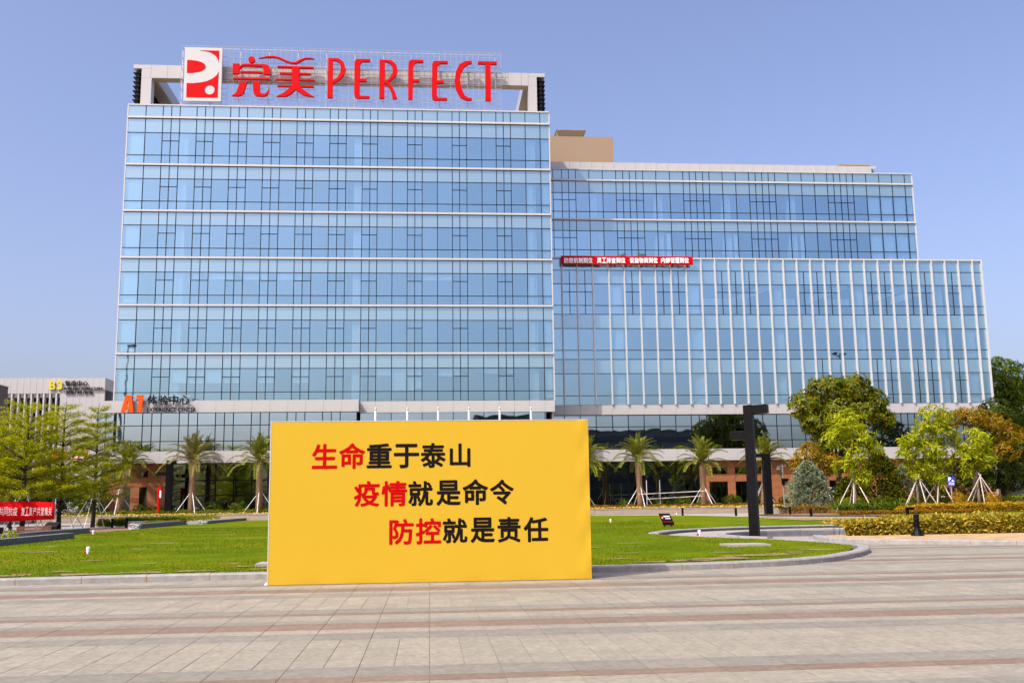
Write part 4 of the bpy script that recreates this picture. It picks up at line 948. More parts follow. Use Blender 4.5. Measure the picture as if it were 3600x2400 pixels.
def bollard(label, x, y, h, r=.085, fat=False):
    t = thing('bollard_light', label, 'bollard', (x, y, .1 if fat else .02), 'black bollard lights')
    z = t.location.z
    if fat: b = MB().lathe((x, y, z), [(.26, 0), (.22, .05), (.14, .2), (.105, .3), (.10, h*.66)], 20)
    else: b = MB().lathe((x, y, z), [(r*1.25, 0), (r*1.25, .02), (r, .03), (r, h*.66)], 16)
    b.build('post', M['black'], t, smooth=False)
    r2 = .10 if fat else r
    for k in range(3):
        zz = h*.66+h*.075*k
        MB().lathe((x, y, z), [(r2*.8, zz), (r2*1.02, zz+h*.02), (r2*1.02, zz+h*.05), (r2*.8, zz+h*.07)], 16).build('louvre_ring', M['black'] , t)
        MB().lathe((x, y, z), [(r2*.70, zz+h*.068), (r2*.70, zz+h*.08)], 12).build('lens', M['whiteletter'], t)
    MB().lathe((x, y, z), [(r2*1.05, h*.88), (r2*1.05, h*.94), (r2*.7, h*.985), (.01, h)], 16).build('cap', M['black'], t)
for lab, x, y, h in [('black bollard on the path left of the info sign', 23.19, 91.3, .72), ('black bollard on the lawn edge just left of the tall black pillar', 24.62, 79.7, .74),
                     ('black bollard beside the red hedge, left of a pair', 30.93, 84.7, .7), ('black bollard on brown soil, right of the red hedge start', 27.98, 72.3, .68),
                     ('black bollard in front of rubble stone at the brown soil strip', -22.56, 74.3, .68), ('black bollard at the rough end of the third stone wall', -20.62, 71.0, .78),
                     ('black bollard behind the nearest stone wall at the left edge', -22.6, 56.8, .55), ('black bollard beside the bench under the red street banner', -25.6, 66.0, .6), ('short black bollard among ferns by the red totem', -25.0, 98, .6)]:
    bollard(lab, x, y, h, .1)
bollard('stout black bollard with flared base before the yellow hedge', 17.62, 35.4, .80, fat=True)
t = thing('spot_lamp', 'black box floodlight on a short post on the far lawn', 'floodlight', (35.4, 72.4, .1))
MB().box(35.3, 35.46, 72.3, 72.46, .1, .62).build('post', M['black'], t); MB().box(35.3, 35.85, 72.25, 72.5, .5, .70).build('head', M['black'], t)

for lab, x, y in [('white and red lawn light nearest the front kerb at left', -10.56, 32.5), ('white and red lawn light at the end of the stone walls', -17.5, 54.5), ('white and red lawn light at the pool edge', 10.6, 39.2),
                  ('white lawn light just right of the billboard on the back lawn', 11.42, 63.3), ('white lawn light between the two far stone walls', -18.7, 78.6), ('white lawn light at the far lawn edge by the path bollard', 21.3, 86.0)]:
    t = thing('lawn_light', lab, 'lawn light', (x, y, .12), 'white lawn lights')
    MB().lathe((x, y, .12), [(.05, 0), (.05, .05), (.06, .055), (.06, .1), (.05, .105), (.05, .13), (.062, .135), (.062, .19), (.04, .22), (.01, .225)], 12).build('body', M['whiteletter'], t)
    MB().obox((x-.075, y-.02, .12), .06, .06, .09).build('socket', M['red'], t)

def info_sign():
    t = thing('info_sign', 'small black information sign with red stripe on two legs in the lawn', 'sign', (12.31, 51.5, .12))
    x, y = 12.31, 51.5
    def q(u, s, d=0): return (x+u, y-.02+s*.30-d*.8, .42+s*.42+d*-.0)
    b = MB(); vs = []
    # tilted plate: s 0..1 up the slope, leaning back and to the left
    def P(u, s, d): return (x+u-.14*s, y+.28*s-d*.83, .33+.46*s+d*.0-d*.55)
    def plate_(m, u0, u1, s0, s1, d0, d1, nm, par):
        k = MB(); k.add([P(u0,s0,d0),P(u1,s0,d0),P(u1,s1,d0),P(u0,s1,d0),P(u0,s0,d1),P(u1,s0,d1),P(u1,s1,d1),P(u0,s1,d1)], [(0,3,2,1),(4,5,6,7),(0,1,5,4),(1,2,6,5),(2,3,7,6),(3,0,4,7)])
        return k.build(nm, m, par)
    pl_ = plate_(M['black'], -.30, .30, 0, 1, -.05, 0, 'panel', t)
    piece('apron', M['black'], t, x-.30, x+.30, y+.0, y+.05, .22, .40); piece('stripe', M['red'], t, x-.30, x+.30, y-.012, y-.002, .375, .40)
    plate_(M['printred'], -.235, -.145, .42, .80, 0, .006, 'emblem', pl_); plate_(M['whiteletter'], -.21, -.175, .54, .66, .007, .011, 'emblem_mark', pl_)
    for k in range(6): plate_(M['whiteletter'], -.09+k*.055, -.055+k*.055, .66, .80, 0, .006, 'line_of_print', pl_)
    plate_(M['whiteletter'], -.06, .22, .46, .51, 0, .006, 'line_of_print', pl_)
    for u in (-.18, .15): piece('leg', M['black'], t, x+u-.03, x+u+.03, y+.06, y+.1, .1, .4)
info_sign()
t = thing('info_lectern', 'tilted black notice on the path behind the stone wall at left', 'notice board', (-23.3, 64.5, 0))
b = MB(); b.add([(-23.75,64.2,.25),(-22.95,64.2,.25),(-22.75,64.6,.66),(-23.5,64.6,.66),(-23.75,64.26,.23),(-22.95,64.26,.23),(-22.75,64.66,.64),(-23.5,64.66,.64)], [(0,1,2,3),(7,6,5,4),(0,4,5,1),(1,5,6,2),(2,6,7,3),(3,7,4,0)]); b.build('board', M['black'], t)
for x in (-23.6, -22.95): piece('leg', M['black'], t, x-.02, x+.02, 64.4, 64.44, 0, .4)

def stone_wall(label, pts, w, h, rough=True):
    a, b_ = pts; t = thing('stone_wall', label, 'stone wall', (a[0], a[1], 0), 'low granite walls along the lawn')
    A, B_ = Vector((*a, 0)), Vector((*b_, 0)); d = (B_-A).normalized(); n = Vector((-d.y, d.x, 0))*w
    L = (B_-A).length; segs = max(1, int(L/4))
    for i in range(segs):
        p, q = A+d*(L*i/segs+.006+(.5 if rough and i == 0 else 0)), A+d*(L*(i+1)/segs-.006); k = MB()
        c = [p, q, q+n, p+n]; k.add([(v.x, v.y, .0) for v in c]+[(v.x, v.y, h) for v in c], [(0,3,2,1),(4,5,6,7),(0,1,5,4),(1,2,6,5),(2,3,7,6),(3,0,4,7)])
        k.build('wall_block', M['granite'], t, bevel=.012)
    if rough:
        bm = bmesh.new(); bmesh.ops.create_cube(bm, size=1); bmesh.ops.subdivide_edges(bm, edges=bm.edges[:], cuts=9, use_grid_fill=True)
        me = bpy.data.meshes.new('split_end')
        for v in bm.verts:
            c = A+d*((v.co.x+.5)*.48)+n*(v.co.y+.5); r = .05
            v.co = Vector((c.x+rnd.uniform(-r, r), c.y+rnd.uniform(-r, r), (v.co.z+.5)*h*1.02+rnd.uniform(-r, r)*.6))-t.location
        bm.to_mesh(me); bm.free(); link('split_end', me, M['rock'], t)
stone_wall('nearest low granite wall at the left edge of the lawn', ((-16.4, 26), (-16.4, 48.5)), .5, .38, False)
stone_wall('second low granite wall behind the nearest one at left', ((-18.7, 40), (-18.7, 57.7)), .5, .41, False)
stone_wall('third granite wall with a rough split end facing the viewer', ((-18.3, 65.6), (-18.3, 77.6)), .62, .44)
stone_wall('farthest granite wall with a pale rough end, next to the billboard', ((-17.0, 79.0), (-16.6, 93.8)), .7, .36)
stone_wall('short rubble stone wall behind two black bollards', ((-20.4, 75.5), (-20.2, 80)), 1.5, .45)

def bench(label, x, y, L):
    t = thing('slat_bench', label, 'bench', (x, y, 0), 'slatted benches under the street banner')
    for k in range(5): piece('seat_slat', M['wood'], t, x-L/2, x+L/2, y-.25+k*.11, y-.25+k*.11+.09, .42, .46)
    for k in range(4): piece('front_slat', M['wood'], t, x-L/2, x+L/2, y-.3, y-.265, .06+k*.09, .06+k*.09+.065)
    for s in (-1, 1): piece('end_block', M['black'], t, x+s*(L/2-.1)-.1, x+s*(L/2-.1)+.1, y-.25, y+.28, .02, .415)
bench('brown slatted bench at the left edge under the red banner', -25.6, 61, 1.7); bench('brown slatted bench right of the other, partly behind a tree trunk', -23.4, 62.5, 2.0)

def street_banner():
    t = thing('street_banner', 'red cloth banner with pale Chinese characters tied between tree stakes', 'banner', (-25.8, 66.5, .7))
    me = MB(); nx = 40
    for i in range(nx+1):
        u = i/nx; x = -29.5+(5.67)*u; dy = .05*math.sin(u*14)+.02*math.sin(u*41)
        me.v += [(x, 66.5+dy, .66+.12*u+.02*math.sin(u*9)), (x, 66.5+dy*.7, 1.3), (x, 66.5+dy*.4, 2.03-.14*u+.02*math.sin(u*11))]
    for i in range(nx):
        for k in range(2): me.f.append((i*3+k, i*3+3+k, i*3+4+k, i*3+1+k))
    o = me.build('cloth', M['redcloth'], t, smooth=True)
    sd = o.modifiers.new('s', 'SOLIDIFY'); sd.thickness = .01
    for ch, a, b, c, d in SB: glyph(ch, a, b, c, d, 66.40, .01, M['pinkletter'], t, bold=.012, name='printed_character')
    for x in (-29.5, -26.3, -23.82): MB().tube([(x, 66.62, 0), (x, 66.62, 2.1)], .03, 6).build('pole', M['stake'], t)
street_banner()
def small_banner():
    t = thing('facade_banner', 'red banner with white characters half hidden behind the left trees', 'banner', (-43, 128, 7.5))
    piece('cloth', M['redcloth'], t, -46.5, -42.2, 128, 128.04, 7.3, 8.3)
    for i in range(3): piece('line_of_print', M['whiteletter'], t, -44.6+i*.7, -44.1+i*.7, 127.96, 127.99, 7.5, 8.1)
    for x in (-46.4, -42.3): MB().tube([(x, 128.1, 0), (x, 128.1, 8.4)], .05, 6).build('pole', M['steel'], t)
small_banner()

t = thing('red_totem', 'slim bright red totem with a white notice beside the left lamp pillar', 'totem', (-26.7, 102.9, .3))
piece('column', M['red'], t, -27.0, -26.8, 102.8, 103, .3, 2.45); piece('head', M['red'], t, -27.0, -26.62, 102.72, 103.05, 2.45, 3.4); piece('notice', M['whiteletter'], t, -26.76, -26.60, 102.66, 102.70, 2.35, 3.05)

def planter(label, x0, x1, y, h, seg):
    t = thing('planter_wall', label, 'planter', ((x0+x1)/2, y, 0), 'long stone planters before the building')
    x = x0
    while x < x1-.1:
        e = min(x+seg, x1); piece('wall_stone', M['planter'], t, x+.008, e-.008, y, y+.3, 0, h-.08); piece('coping_stone', M['kerb'], t, x+.006, e-.006, y-.03, y+.33, h-.08, h); x = e
    piece('soil', M['soil'], t, x0, x1, y+.3, y+5, .0, h-.1)
planter('stone planter with palms right of the billboard', 8, 40.5, 101.5, .62, 2.9)
planter('stone planter with palms left of the billboard', -38, -6, 101.5, .62, 2.9)

def cctv():
    t = thing('camera_pole', 'grey camera pole with a control box before the terracotta wall', 'camera pole', (34.3, 95.3, 0))
    MB().tube([(34.3, 95.3, 0), (34.3, 95.3, 4.7)], [.10, .07], 10).build('pole', M['signgrey'], t); MB().lathe((34.3, 95.3, 0), [(.2, 0), (.2, .05), (.12, .06)]).build('base', M['signgrey'], t)
    piece('control_box', M['black'], t, 34.12, 34.75, 95.05, 95.3, 2.75, 3.35); piece('cross_arm', M['signgrey'], t, 33.75, 34.55, 95.25, 95.35, 4.5, 4.57)
    piece('camera', M['signgrey'], t, 33.7, 33.95, 95.0, 95.35, 4.2, 4.42)
cctv()
def parking():
    t = thing('parking_sign', 'blue parking sign with white P and triangle on a post', 'sign', (46.8, 87, 0))
    MB().tube([(46.8, 87.05, 0), (46.8, 87.05, 3.15)], .045, 8).build('post', M['steel'], t)
    b = piece('board', M['blue'], t, 46.47, 47.13, 86.95, 87.0, 2.37, 3.2)
    glyph('P', 46.54, 46.8, 2.76, 3.14, 86.935, .012, M['whiteletter'], t, bold=.05)
    plate('triangle', M['whiteletter'], t, [(46.78, 2.75), (47.1, 2.75), (46.94, 2.92)], 86.935, 86.947)
    for r in range(2):
        for k in range(4): piece('line_of_print', M['whiteletter'], t, 46.55+k*.135, 46.64+k*.135, 86.935, 86.948, 2.44+r*.14, 2.53+r*.14)
    t = thing('boom_barrier', 'red and white car park barrier arm behind the young trees', 'barrier', (52.8, 98, 0))
    piece('cabinet', M['grey_panel'], t, 52.5, 52.95, 97.8, 98.3, 0, 1.15); piece('end_post', M['grey_panel'], t, 46.4, 46.7, 97.9, 98.1, 0, 1.3)
    for k in range(14): piece('arm_stripe', M['red' if k % 2 else 'whiteletter'], t, 46.4+k*.5, 46.4+k*.5+.5, 97.97, 98.03, 1.32, 1.44)
parking()
for i, x in enumerate((-5.1, -2.1, .82, 3.75, 6.7, 9.7)):
    nmz = ['far left', 'second from left', 'third from left', 'third from right', 'second from right', 'far right'][i]
    t = thing('flagpole', 'bare white flagpole showing above the billboard, '+nmz+' of six', 'flagpole', (x, 95, 0), 'flagpoles behind the billboard')
    MB().tube([(x, 95, .1), (x, 95, 10.2)], [.13, .10], 10).build('pole', M['white'], t, smooth=True); MB().lathe((x, 95, 0), [(.3, 0), (.3, .15), (.16, .18)]).build('base', M['steel'], t)
    MB().lathe((x, 95, 0), [(.10, 10.2), (.11, 10.3), (.07, 10.45), (.01, 10.5)]).build('finial', M['white'], t, smooth=True)
for i, (a, b_) in enumerate([((21.6, 103.2, 2.05), (28.9, 103.2, 2.32)), ((22.5, 103.4, 1.55), (28.4, 103.4, 1.8)), ((23.6, 103.0, .75), (27.3, 103.0, .95))]):
    lab = ['upper long bamboo rail lashed between two palms', 'lower long bamboo rail lashed between two palms', 'loose pale pole lying low in the planter between palms'][i]
    tag(MB().tube([a, b_], .036, 7).build('bamboo_pole', M['bamboo']), lab, 'pole', 'bamboo poles between the palms')
for x in (22.6, 24.0):
    tag(MB().tube([(x, 103.6, .4), (x, 103.6, 3.5)], .045, 7).build('white_post', M['white']), 'white upright post beside the palm, '+('left' if x < 23 else 'right')+' of two', 'post', 'white posts in the planter')
def mast(label, x, y, h, heads):
    t = thing('floodlight_mast', label, 'floodlight mast', (x, y, 0))
    MB().tube([(x, y, 0), (x, y, h)], [.28, .14], 10).build('pole', mat('mast_green_grey', (.10, .14, .14), .5), t)
    for dx in heads:
        piece('lamp_head', M['black'], t, x+dx-.5, x+dx+.5, y-.3, y+.5, h-.3, h+.15)
    piece('cross_bar', M['black'], t, x+min(heads+[0]), x+max(heads+[0]), y-.05, y+.05, h-.5, h-.4)
mast('floodlight mast left of the plaza, mirrored in the tower glass', -54, 34, 30, [.4, .9]); mast('floodlight mast right of the plaza, mirrored in the wing glass', 88.5, 20, 32, [-1.2, .7])

# ------------------------------------------------------------------ vegetation
def crown_lobes(c, rx, ry, rz, n, jit=.25):
    """points scattered over the skin of a lumpy ellipsoid, plus some inside"""
    d = rdir(n); lob = rdir(9); k = 1+jit*np.max(d@lob.T, axis=1)**3-jit*.6
    r = np.where(rng.random(n) < .72, rng.uniform(.82, 1.02, n), rng.uniform(.35, .85, n))
    return np.array(c)+d*(k*r)[:, None]*np.array([rx, ry, rz]), d

def rosettes(name, C, O, per, L, W, m, parent, droop=.4, up=.3):
    """leaf rosettes: each centre C with outward direction O carries `per` leaves fanned round it"""
    n = len(C); P = np.repeat(C, per, 0); Oo = np.repeat(O, per, 0)
    a = rng.uniform(0, 2*np.pi, n*per)
    ref = np.tile([0.0, 0.0, 1.0], (n*per, 1)); ref[np.abs(Oo[:, 2]) > .9] = [1, 0, 0]
    t1 = unit(np.cross(Oo, ref)); t2 = np.cross(Oo, t1)
    D = t1*np.cos(a)[:, None]+t2*np.sin(a)[:, None]+Oo*rng.uniform(.0, up*2, n*per)[:, None]
    D[:, 2] -= rng.uniform(0, droop*2, n*per)
    P = P+rng.normal(0, L*.12, P.shape)
    return leafmesh(name, P, D, Oo+rng.normal(0, .35, Oo.shape), L*rng.uniform(.65, 1.2, n*per), W*rng.uniform(.7, 1.2, n*per), m, parent)

def limbs(t, base, tops, r, m, name='trunk', fork=.45, lean=(0, 0)):
    """trunk forking into limbs that run to the given points"""
    B = Vector(base); cen = sum((Vector(p) for p in tops), Vector())/len(tops)
    f = B.lerp(Vector((B.x+(cen.x-B.x)*.5, B.y+(cen.y-B.y)*.5, cen.z)), fork)
    k = MB().tube([B, B.lerp(f, .5)+Vector((rnd.uniform(-.08, .08), 0, 0)), f], [r*1.25, r, r*.85], 9); k.build(name, m, t, smooth=True)
    b = MB()
    for p in tops:
        p = Vector(p); mid = f.lerp(p, .5)+Vector((rnd.uniform(-.25, .25), rnd.uniform(-.25, .25), rnd.uniform(-.1, .3)))
        b.tube([f, mid, p], [r*.6, r*.38, r*.12], 6)
    b.build('branches', m, t, smooth=True)

def layered_tree(label, x, y, h, rad, group='layered trees on the left path', stakes=True, seed=0):
    t = thing('layered_tree', label, 'tree', (x, y, 0), group)
    tr = MB(); pts = [(x, y, 0)]
    for k in range(1, 9): pts.append((x+rnd.uniform(-.06, .06), y+rnd.uniform(-.06, .06), h*k/8))
    tr.tube(pts, [.17, .15, .14, .12, .10, .08, .06, .04, .015], 9); tr.build('trunk', M['barkdark'], t, smooth=True)
    b = MB(); Ps, Ds = [], []
    z = 1.85
    while z < h*.93:
        f = (z-1.85)/(h-1.85); R_ = rad*max(.10, (1-.86*f**1.7))*rnd.uniform(.88, 1.1); nb = rnd.randint(9, 11) if f < .75 else 6
        a0 = rnd.uniform(0, 6.28)
        for i in range(nb):
            a = a0+6.283*i/nb+rnd.uniform(-.25, .25); L = R_*rnd.uniform(.7, 1.12); rise = rnd.uniform(.2, .55)+.5*f**2
            q = [Vector((x, y, z))]
            for s in (.33, .66, 1): q.append(Vector((x+math.cos(a)*L*s, y+math.sin(a)*L*s, z+L*rise*(s-.3*s*s)+rnd.uniform(-.05, .05))))
            b.tube(q, [.045*(1-f*.6), .03*(1-f*.6), .018, .006], 5)
            nt = int(10*L)+3
            for k in range(nt):       # twigs, flat sprays
                s = rnd.uniform(.12, 1)**.75; c = q[0].lerp(q[-1], s)+Vector((0, 0, .08*math.sin(s*3)))
                ta = a+rnd.choice((-1, 1))*rnd.uniform(.2, 1.2); tl = rnd.uniform(.35, .9)*(1.1-.3*s)*min(1, L/1.3)
                e = c+Vector((math.cos(ta)*tl, math.sin(ta)*tl, rnd.uniform(-.04, .34)*tl))
                for j in range(rnd.randint(9, 14)):
                    u = rnd.uniform(.1, 1); p = c.lerp(e, u); Ps.append((p.x+rnd.gauss(0, .06), p.y+rnd.gauss(0, .06), p.z+rnd.gauss(0, .06)))
                    la = ta+rnd.uniform(-1.1, 1.1); Ds.append((math.cos(la), math.sin(la), rnd.uniform(-.15, .55)))
        z += rnd.uniform(.55, .75)*(1-.1*f)
    b.build('branches', M['barkdark'], t, smooth=True)
    n = len(Ps); N = np.tile([0., 0., 1.], (n, 1))+rng.normal(0, .35, (n, 3))
    leafmesh('crown', np.array(Ps), np.array(Ds), N, rng.uniform(.09, .19, n), rng.uniform(.045, .075, n), M['lf_layer'], t)
    if stakes: tree_stakes(x, y, 2.9, 1.75, 'white tree stakes bracing a layered tree', t)
    return t
def tree_stakes(x, y, h, r, lab, parent, m='stake', n=4, a0=None, rad=.028):
    a0 = rnd.uniform(0, 6) if a0 is None else a0
    for k in range(n):
        a = a0+6.283*k/n+rnd.uniform(-.2, .2)
        MB().tube([(x+math.cos(a)*r, y+math.sin(a)*r, 0), (x-math.cos(a)*.12, y-math.sin(a)*.12, h+rnd.uniform(-.1, .25))], rad, 6).build('stake', M[m], parent)

layered_tree('layered yellow green tree whose trunk stands behind the red street banner', -26.3, 67.9, 8.6, 3.7)
layered_tree('layered yellow green tree second from the left, in front of a dark hedge', -25.9, 73.3, 9.0, 3.1)
layered_tree('layered tree nearest the tower, its thin leader reaching the white fascia', -25.6, 79.5, 9.5, 2.6)
layered_tree('layered tree cut off by the left edge of the photo', -30.6, 68.5, 9.3, 3.6)
layered_tree('layered tree farther back between the banner and the panel building', -33.5, 84, 8.8, 3.2)

# palms -----------------------------------------------------------
def palm(label, x, y, z0, top, lean, dry=False, spread=2.3, seed=1):
    """z0 soil level, top = height of the crown heart"""
    t = thing('date_palm', label, 'palm', (x, y, z0), 'staked date palms along the building')
    hx = x+lean; n = 15; P = []; Rr = []
    for i in range(n+1):
        u = i/n; P.append((x+lean*u**1.2, y, z0+(top-z0)*u)); Rr.append(.25-.05*u+(.03 if u > .85 else 0))
    MB().tube(P, Rr, 12).build('trunk', M['palmbark'], t, smooth=True)
    # cut leaf bases: pale scales spiralling up the trunk
    k = 330; Pp, Dd, Nn = [], [], []
    for i in range(k):
        u = i/k*.9; a = i*2.399; r = .245-.05*u; c = (x+lean*u**1.2, y, z0+(top-z0)*u)
        Pp.append((c[0]+math.cos(a)*r, c[1]+math.sin(a)*r, c[2])); Dd.append((math.cos(a)*.5, math.sin(a)*.5, 1)); Nn.append((math.cos(a), math.sin(a), -.3))
    leafmesh('leaf_bases', np.array(Pp), np.array(Dd), np.array(Nn), .22, .17, M['palmscale'], t, fold=.5)
    LP, LD, LN, LL = [], [], [], []; rb = MB()
    nf = 38
    for f in range(nf):
        u = (f+.5)/nf; a = f*2.399+rnd.uniform(-.25, .25); el = R(84-88*u**1.2+rnd.uniform(-7, 7)); L = spread*rnd.uniform(.85, 1.12)*(.85+.35*u)
        p = Vector((hx, y, top-.15+.2*(1-u))); d = Vector((math.cos(a)*math.cos(el), math.sin(a)*math.cos(el), math.sin(el))); pts = [p.copy()]; m = 14
        for s in range(m):
            d = (d+Vector((0, 0, -.03-.20*(s/m)**1.6))).normalized(); p = p+d*L/m; pts.append(p.copy())
        rb.tube([pts[0], pts[4], pts[9], pts[14]], [.032, .022, .012, .004], 4)
        for s in range(5, m*4+1):
            q = s/4; i = min(int(q), m-1); c = pts[i].lerp(pts[i+1], min(1, q-i)); dd = (pts[i+1]-pts[i]).normalized()
            sd = dd.cross(Vector((0, 0, 1))); sd = sd.normalized() if sd.length > .05 else Vector((1, 0, 0)); up = sd.cross(dd)
            w = s/(m*4); ll = .60*(min(1, w*3.2)**.7)*(1-.55*max(0, w-.45)/.55)
            for sg in (-1, 1):
                e = dd*(.45+.5*w)+sd*sg*.9+up*rnd.uniform(.1, .55)+Vector((0, 0, -.10))
                LP.append(tuple(c)); LD.append(tuple(e)); LN.append(tuple(up+sd*rnd.uniform(-.4, .4))); LL.append(ll*rnd.uniform(.8, 1.1))
    rb.build('frond_ribs', M['palmbark'], t)
    leafmesh('fronds', np.array(LP), np.array(LD), np.array(LN), np.array(LL), .055, M['lf_palmdry' if dry else 'lf_palm'], t)
    return t
PY = 104.0
def s84(x, z): return x*PY/84, 1.57+(z-1.57)*PY/84
for (bx, tx, tz, sc, dry), lab in zip([(-25.1, -24.48, 4.5, 2.8, False), (-19.32, -19.28, 4.85, 3.2, True), (-13.91, -13.96, 4.8, 3.0, False), (12.85, 13.2, 4.45, 2.9, False), (17.76, 17.63, 4.6, 2.9, False), (23.22, 23.2, 4.3, 3.0, False), (28.42, 28.7, 4.45, 3.0, False), (33.9, 33.9, 4.4, 2.6, False)],
        ['sparse date palm at the terracotta wall, behind the layered trees', 'tall date palm with brownish dry fronds left of the billboard', 'date palm whose fronds touch the left edge of the billboard', 'date palm half hidden by the right edge of the billboard',
         'full green date palm right of the billboard before dark glass', 'date palm crossed by bamboo rails, left of the tall black pillar', 'date palm right behind the tall black pillar lamp', 'date palm partly hidden behind the blue green conifer']):
    X0, _ = s84(bx, 0); X1, Zt = s84(tx, tz); Zt += .45
    p = palm(lab, X0, PY, .45, Zt, X1-X0, dry, sc)
    tree_stakes(X0, PY, 3.1, 2.1, '', p, 'stake', 4, .25, .04)

# right-hand trees --------------------------------------------------
def rosette_tree(name, label, x, y, z0, c, r, n, per, L, W, leaf, bark, tr, droop=.5, up=.3, jit=.3, nl=7, fork=.5, group=None, outz=.0, cat='tree'):
    t = thing(name, label, cat, (x, y, z0), group)
    C, O = crown_lobes(c, *r, n, jit)
    if outz: O = unit(O+np.array([0, 0, outz]))
    rosettes('crown', C, O, per, L, W, M[leaf], t, droop, up)
    tops = [tuple(np.array(c)+q*np.array(r)*.6) for q in rdir(nl)]
    limbs(t, (x, y, z0), tops, tr, M[bark], fork=fork)
    return t
def multi_lobe_tree(name, label, x, y, z0, lobes, dens, per, L, W, leaf, bark, tr, droop=.5, up=.3, fork=.5, group=None, jit=.25, outz=.2):
    """crown made of several overlapping leafy masses, open between them"""
    t = thing(name, label, 'tree', (x, y, z0), group); Cs, Os = [], []
    for (cx, cy, cz, rx, ry, rz) in lobes:
        C, O = crown_lobes((cx, cy, cz), rx, ry, rz, max(20, int(dens*(rx*ry+ry*rz+rx*rz))), jit); Cs.append(C); Os.append(O)
    rosettes('crown', np.concatenate(Cs), unit(np.concatenate(Os)+np.array([0, 0, outz])), per, L, W, M[leaf], t, droop, up)
    limbs(t, (x, y, z0), [(l[0], l[1], l[2]-.2*l[5]) for l in lobes], tr, M[bark], fork=fork); return t

# big dark tree: lobes read off the crown outline
big = [(35.6,95,9.9,1.7,1.7,1.5),(38.0,95.5,11.4,2.0,1.9,1.5),(40.5,95,11.6,1.9,1.8,1.4),(42.3,95.3,10.0,1.7,1.7,1.5),(36.2,94.3,8.0,1.5,1.5,1.2),(38.6,94.4,9.2,2.3,1.9,1.5),(40.6,94,9.0,1.8,1.5,1.3),(37.4,94.2,7.0,1.3,1.3,1.2),(43.3,95,8.6,1.1,1.2,1.0)]
big = [(a+1.4, b, c+.55, d, e, f) for a, b, c, d, e, f in big]
multi_lobe_tree('broadleaf_tree', 'large dark green round tree with drooping leaf tufts before the finned wing', 39.8, 95.5, .3, big, 19, 10, .50, .17, 'lf_big', 'barkdark', .30, .65, .25, .42)
multi_lobe_tree('autumn_tree', 'orange brown leaved low tree under the big dark tree', 37.6, 94.6, .3, [(36.2,93.4,5.6,1.6,1.4,1.1),(38.2,93.4,4.7,1.4,1.3,1.1),(35.2,93.6,4.6,.9,.9,.8)], 18, 9, .40, .13, 'lf_orange', 'barkdark', .16, .5, .3, .4)
# staked lime trees
lime = 'staked lime green young trees on the right'
multi_lobe_tree('young_tree', 'lime green young tree in front of the big dark tree', 36.5, 84, 0, [(36.2,84,7.9,1.6,1.4,1.2),(35.0,84,6.6,1.0,1,.8),(37.4,84,6.4,1.3,1.1,.9),(36.4,83.6,5.2,1.0,1,.9),(35.9,84,4.0,1.0,1,.8),(37.1,84,3.2,.9,.8,.7),(38.5,84,5.6,.7,.6,.4)], 12, 10, .52, .13, 'lf_lime', 'barkpale', .11, .35, .45, .75, lime)
multi_lobe_tree('young_tree', 'shorter lime green young tree, left of the pair near the parking sign', 44.1, 88, .4, [(44.0,88,6.2,1.2,1.1,.9),(43.4,88,5.0,.9,.9,.8),(44.6,88,4.6,1.1,1,.9),(44.1,88,3.6,.7,.7,.6)], 14, 10, .52, .13, 'lf_lime', 'barkpale', .11, .35, .45, .75, lime)
multi_lobe_tree('young_tree', 'tallest lime green young tree, just left of the parking sign', 46.2, 88.5, .4, [(46.3,88,8.6,1.5,1.3,1.1),(45.5,88,7.3,1.3,1.2,.9),(47.1,88,7.0,1.2,1.1,.9),(46.0,88,5.6,1.1,1,.8),(46.4,88,4.8,1,1,.7),(45.5,88,3.6,1,.9,.7),(46.2,88,2.9,.8,.8,.5)], 12, 10, .52, .13, 'lf_lime', 'barkpale', .12, .35, .45, .8, lime)
multi_lobe_tree('young_tree', 'round crowned lime green young tree right of the parking sign', 49.9, 88, .4, [(49.8,88,6.2,1.7,1.5,1.3),(49.0,88,5.0,1.3,1.1,.9),(50.7,88,4.9,1.2,1.1,.9),(49.2,88,3.8,.8,.8,.6)], 17, 10, .52, .13, 'lf_lime', 'barkpale', .13, .35, .45, .75, lime)
for x, y, a, lab in ((36.5, 84, .2, 'a'), (44.1, 87.6, .8, 'b'), (46.2, 88, .1, 'c'), (49.9, 87.6, .5, 'd')):
    t = thing('tree_stakes', {'a': 'timber props round the young tree before the big dark tree', 'b': 'timber props round the shorter young tree left of the parking sign', 'c': 'timber props round the tallest young tree by the parking sign', 'd': 'crossed timber props round the round crowned young tree'}[lab], 'stakes', (x, y, 0), 'timber props round young trees')
    tree_stakes(x, y, 3.3, 1.8, '', t, 'bamboo', 5, a, .04)
multi_lobe_tree('autumn_tree', 'tall tree with red and orange leaves at the right end of the wing', 54.6, 97, .2, [(52.6,97,9.2,1.7,1.6,.9),(55.0,97,9.5,1.9,1.7,1.0),(57.3,97,8.9,1.6,1.5,1.0),(58.6,96.5,7.6,1.6,1.5,1.1),(51.4,97,8.4,1.0,1,.7),(58.0,96.5,6.0,1.4,1.4,1.0)], 14, 9, .40, .13, 'lf_orange', 'barkdark', .25, .45, .3, .45)
multi_lobe_tree('dark_tree', 'dense dark green tree at the right edge beside the orange tree', 61, 101, .2, [(60.0,101,9.6,2.4,2.2,2.0),(62.3,101,6.8,2.8,2.6,2.2),(59.0,101,6.2,2.2,2,1.7),(60.3,100.5,3.6,2.6,2.2,1.7),(57.2,101,3.8,1.7,1.7,1.4)], 26, 8, .40, .16, 'lf_dark', 'barkpale', .32, .4, .3, .5)
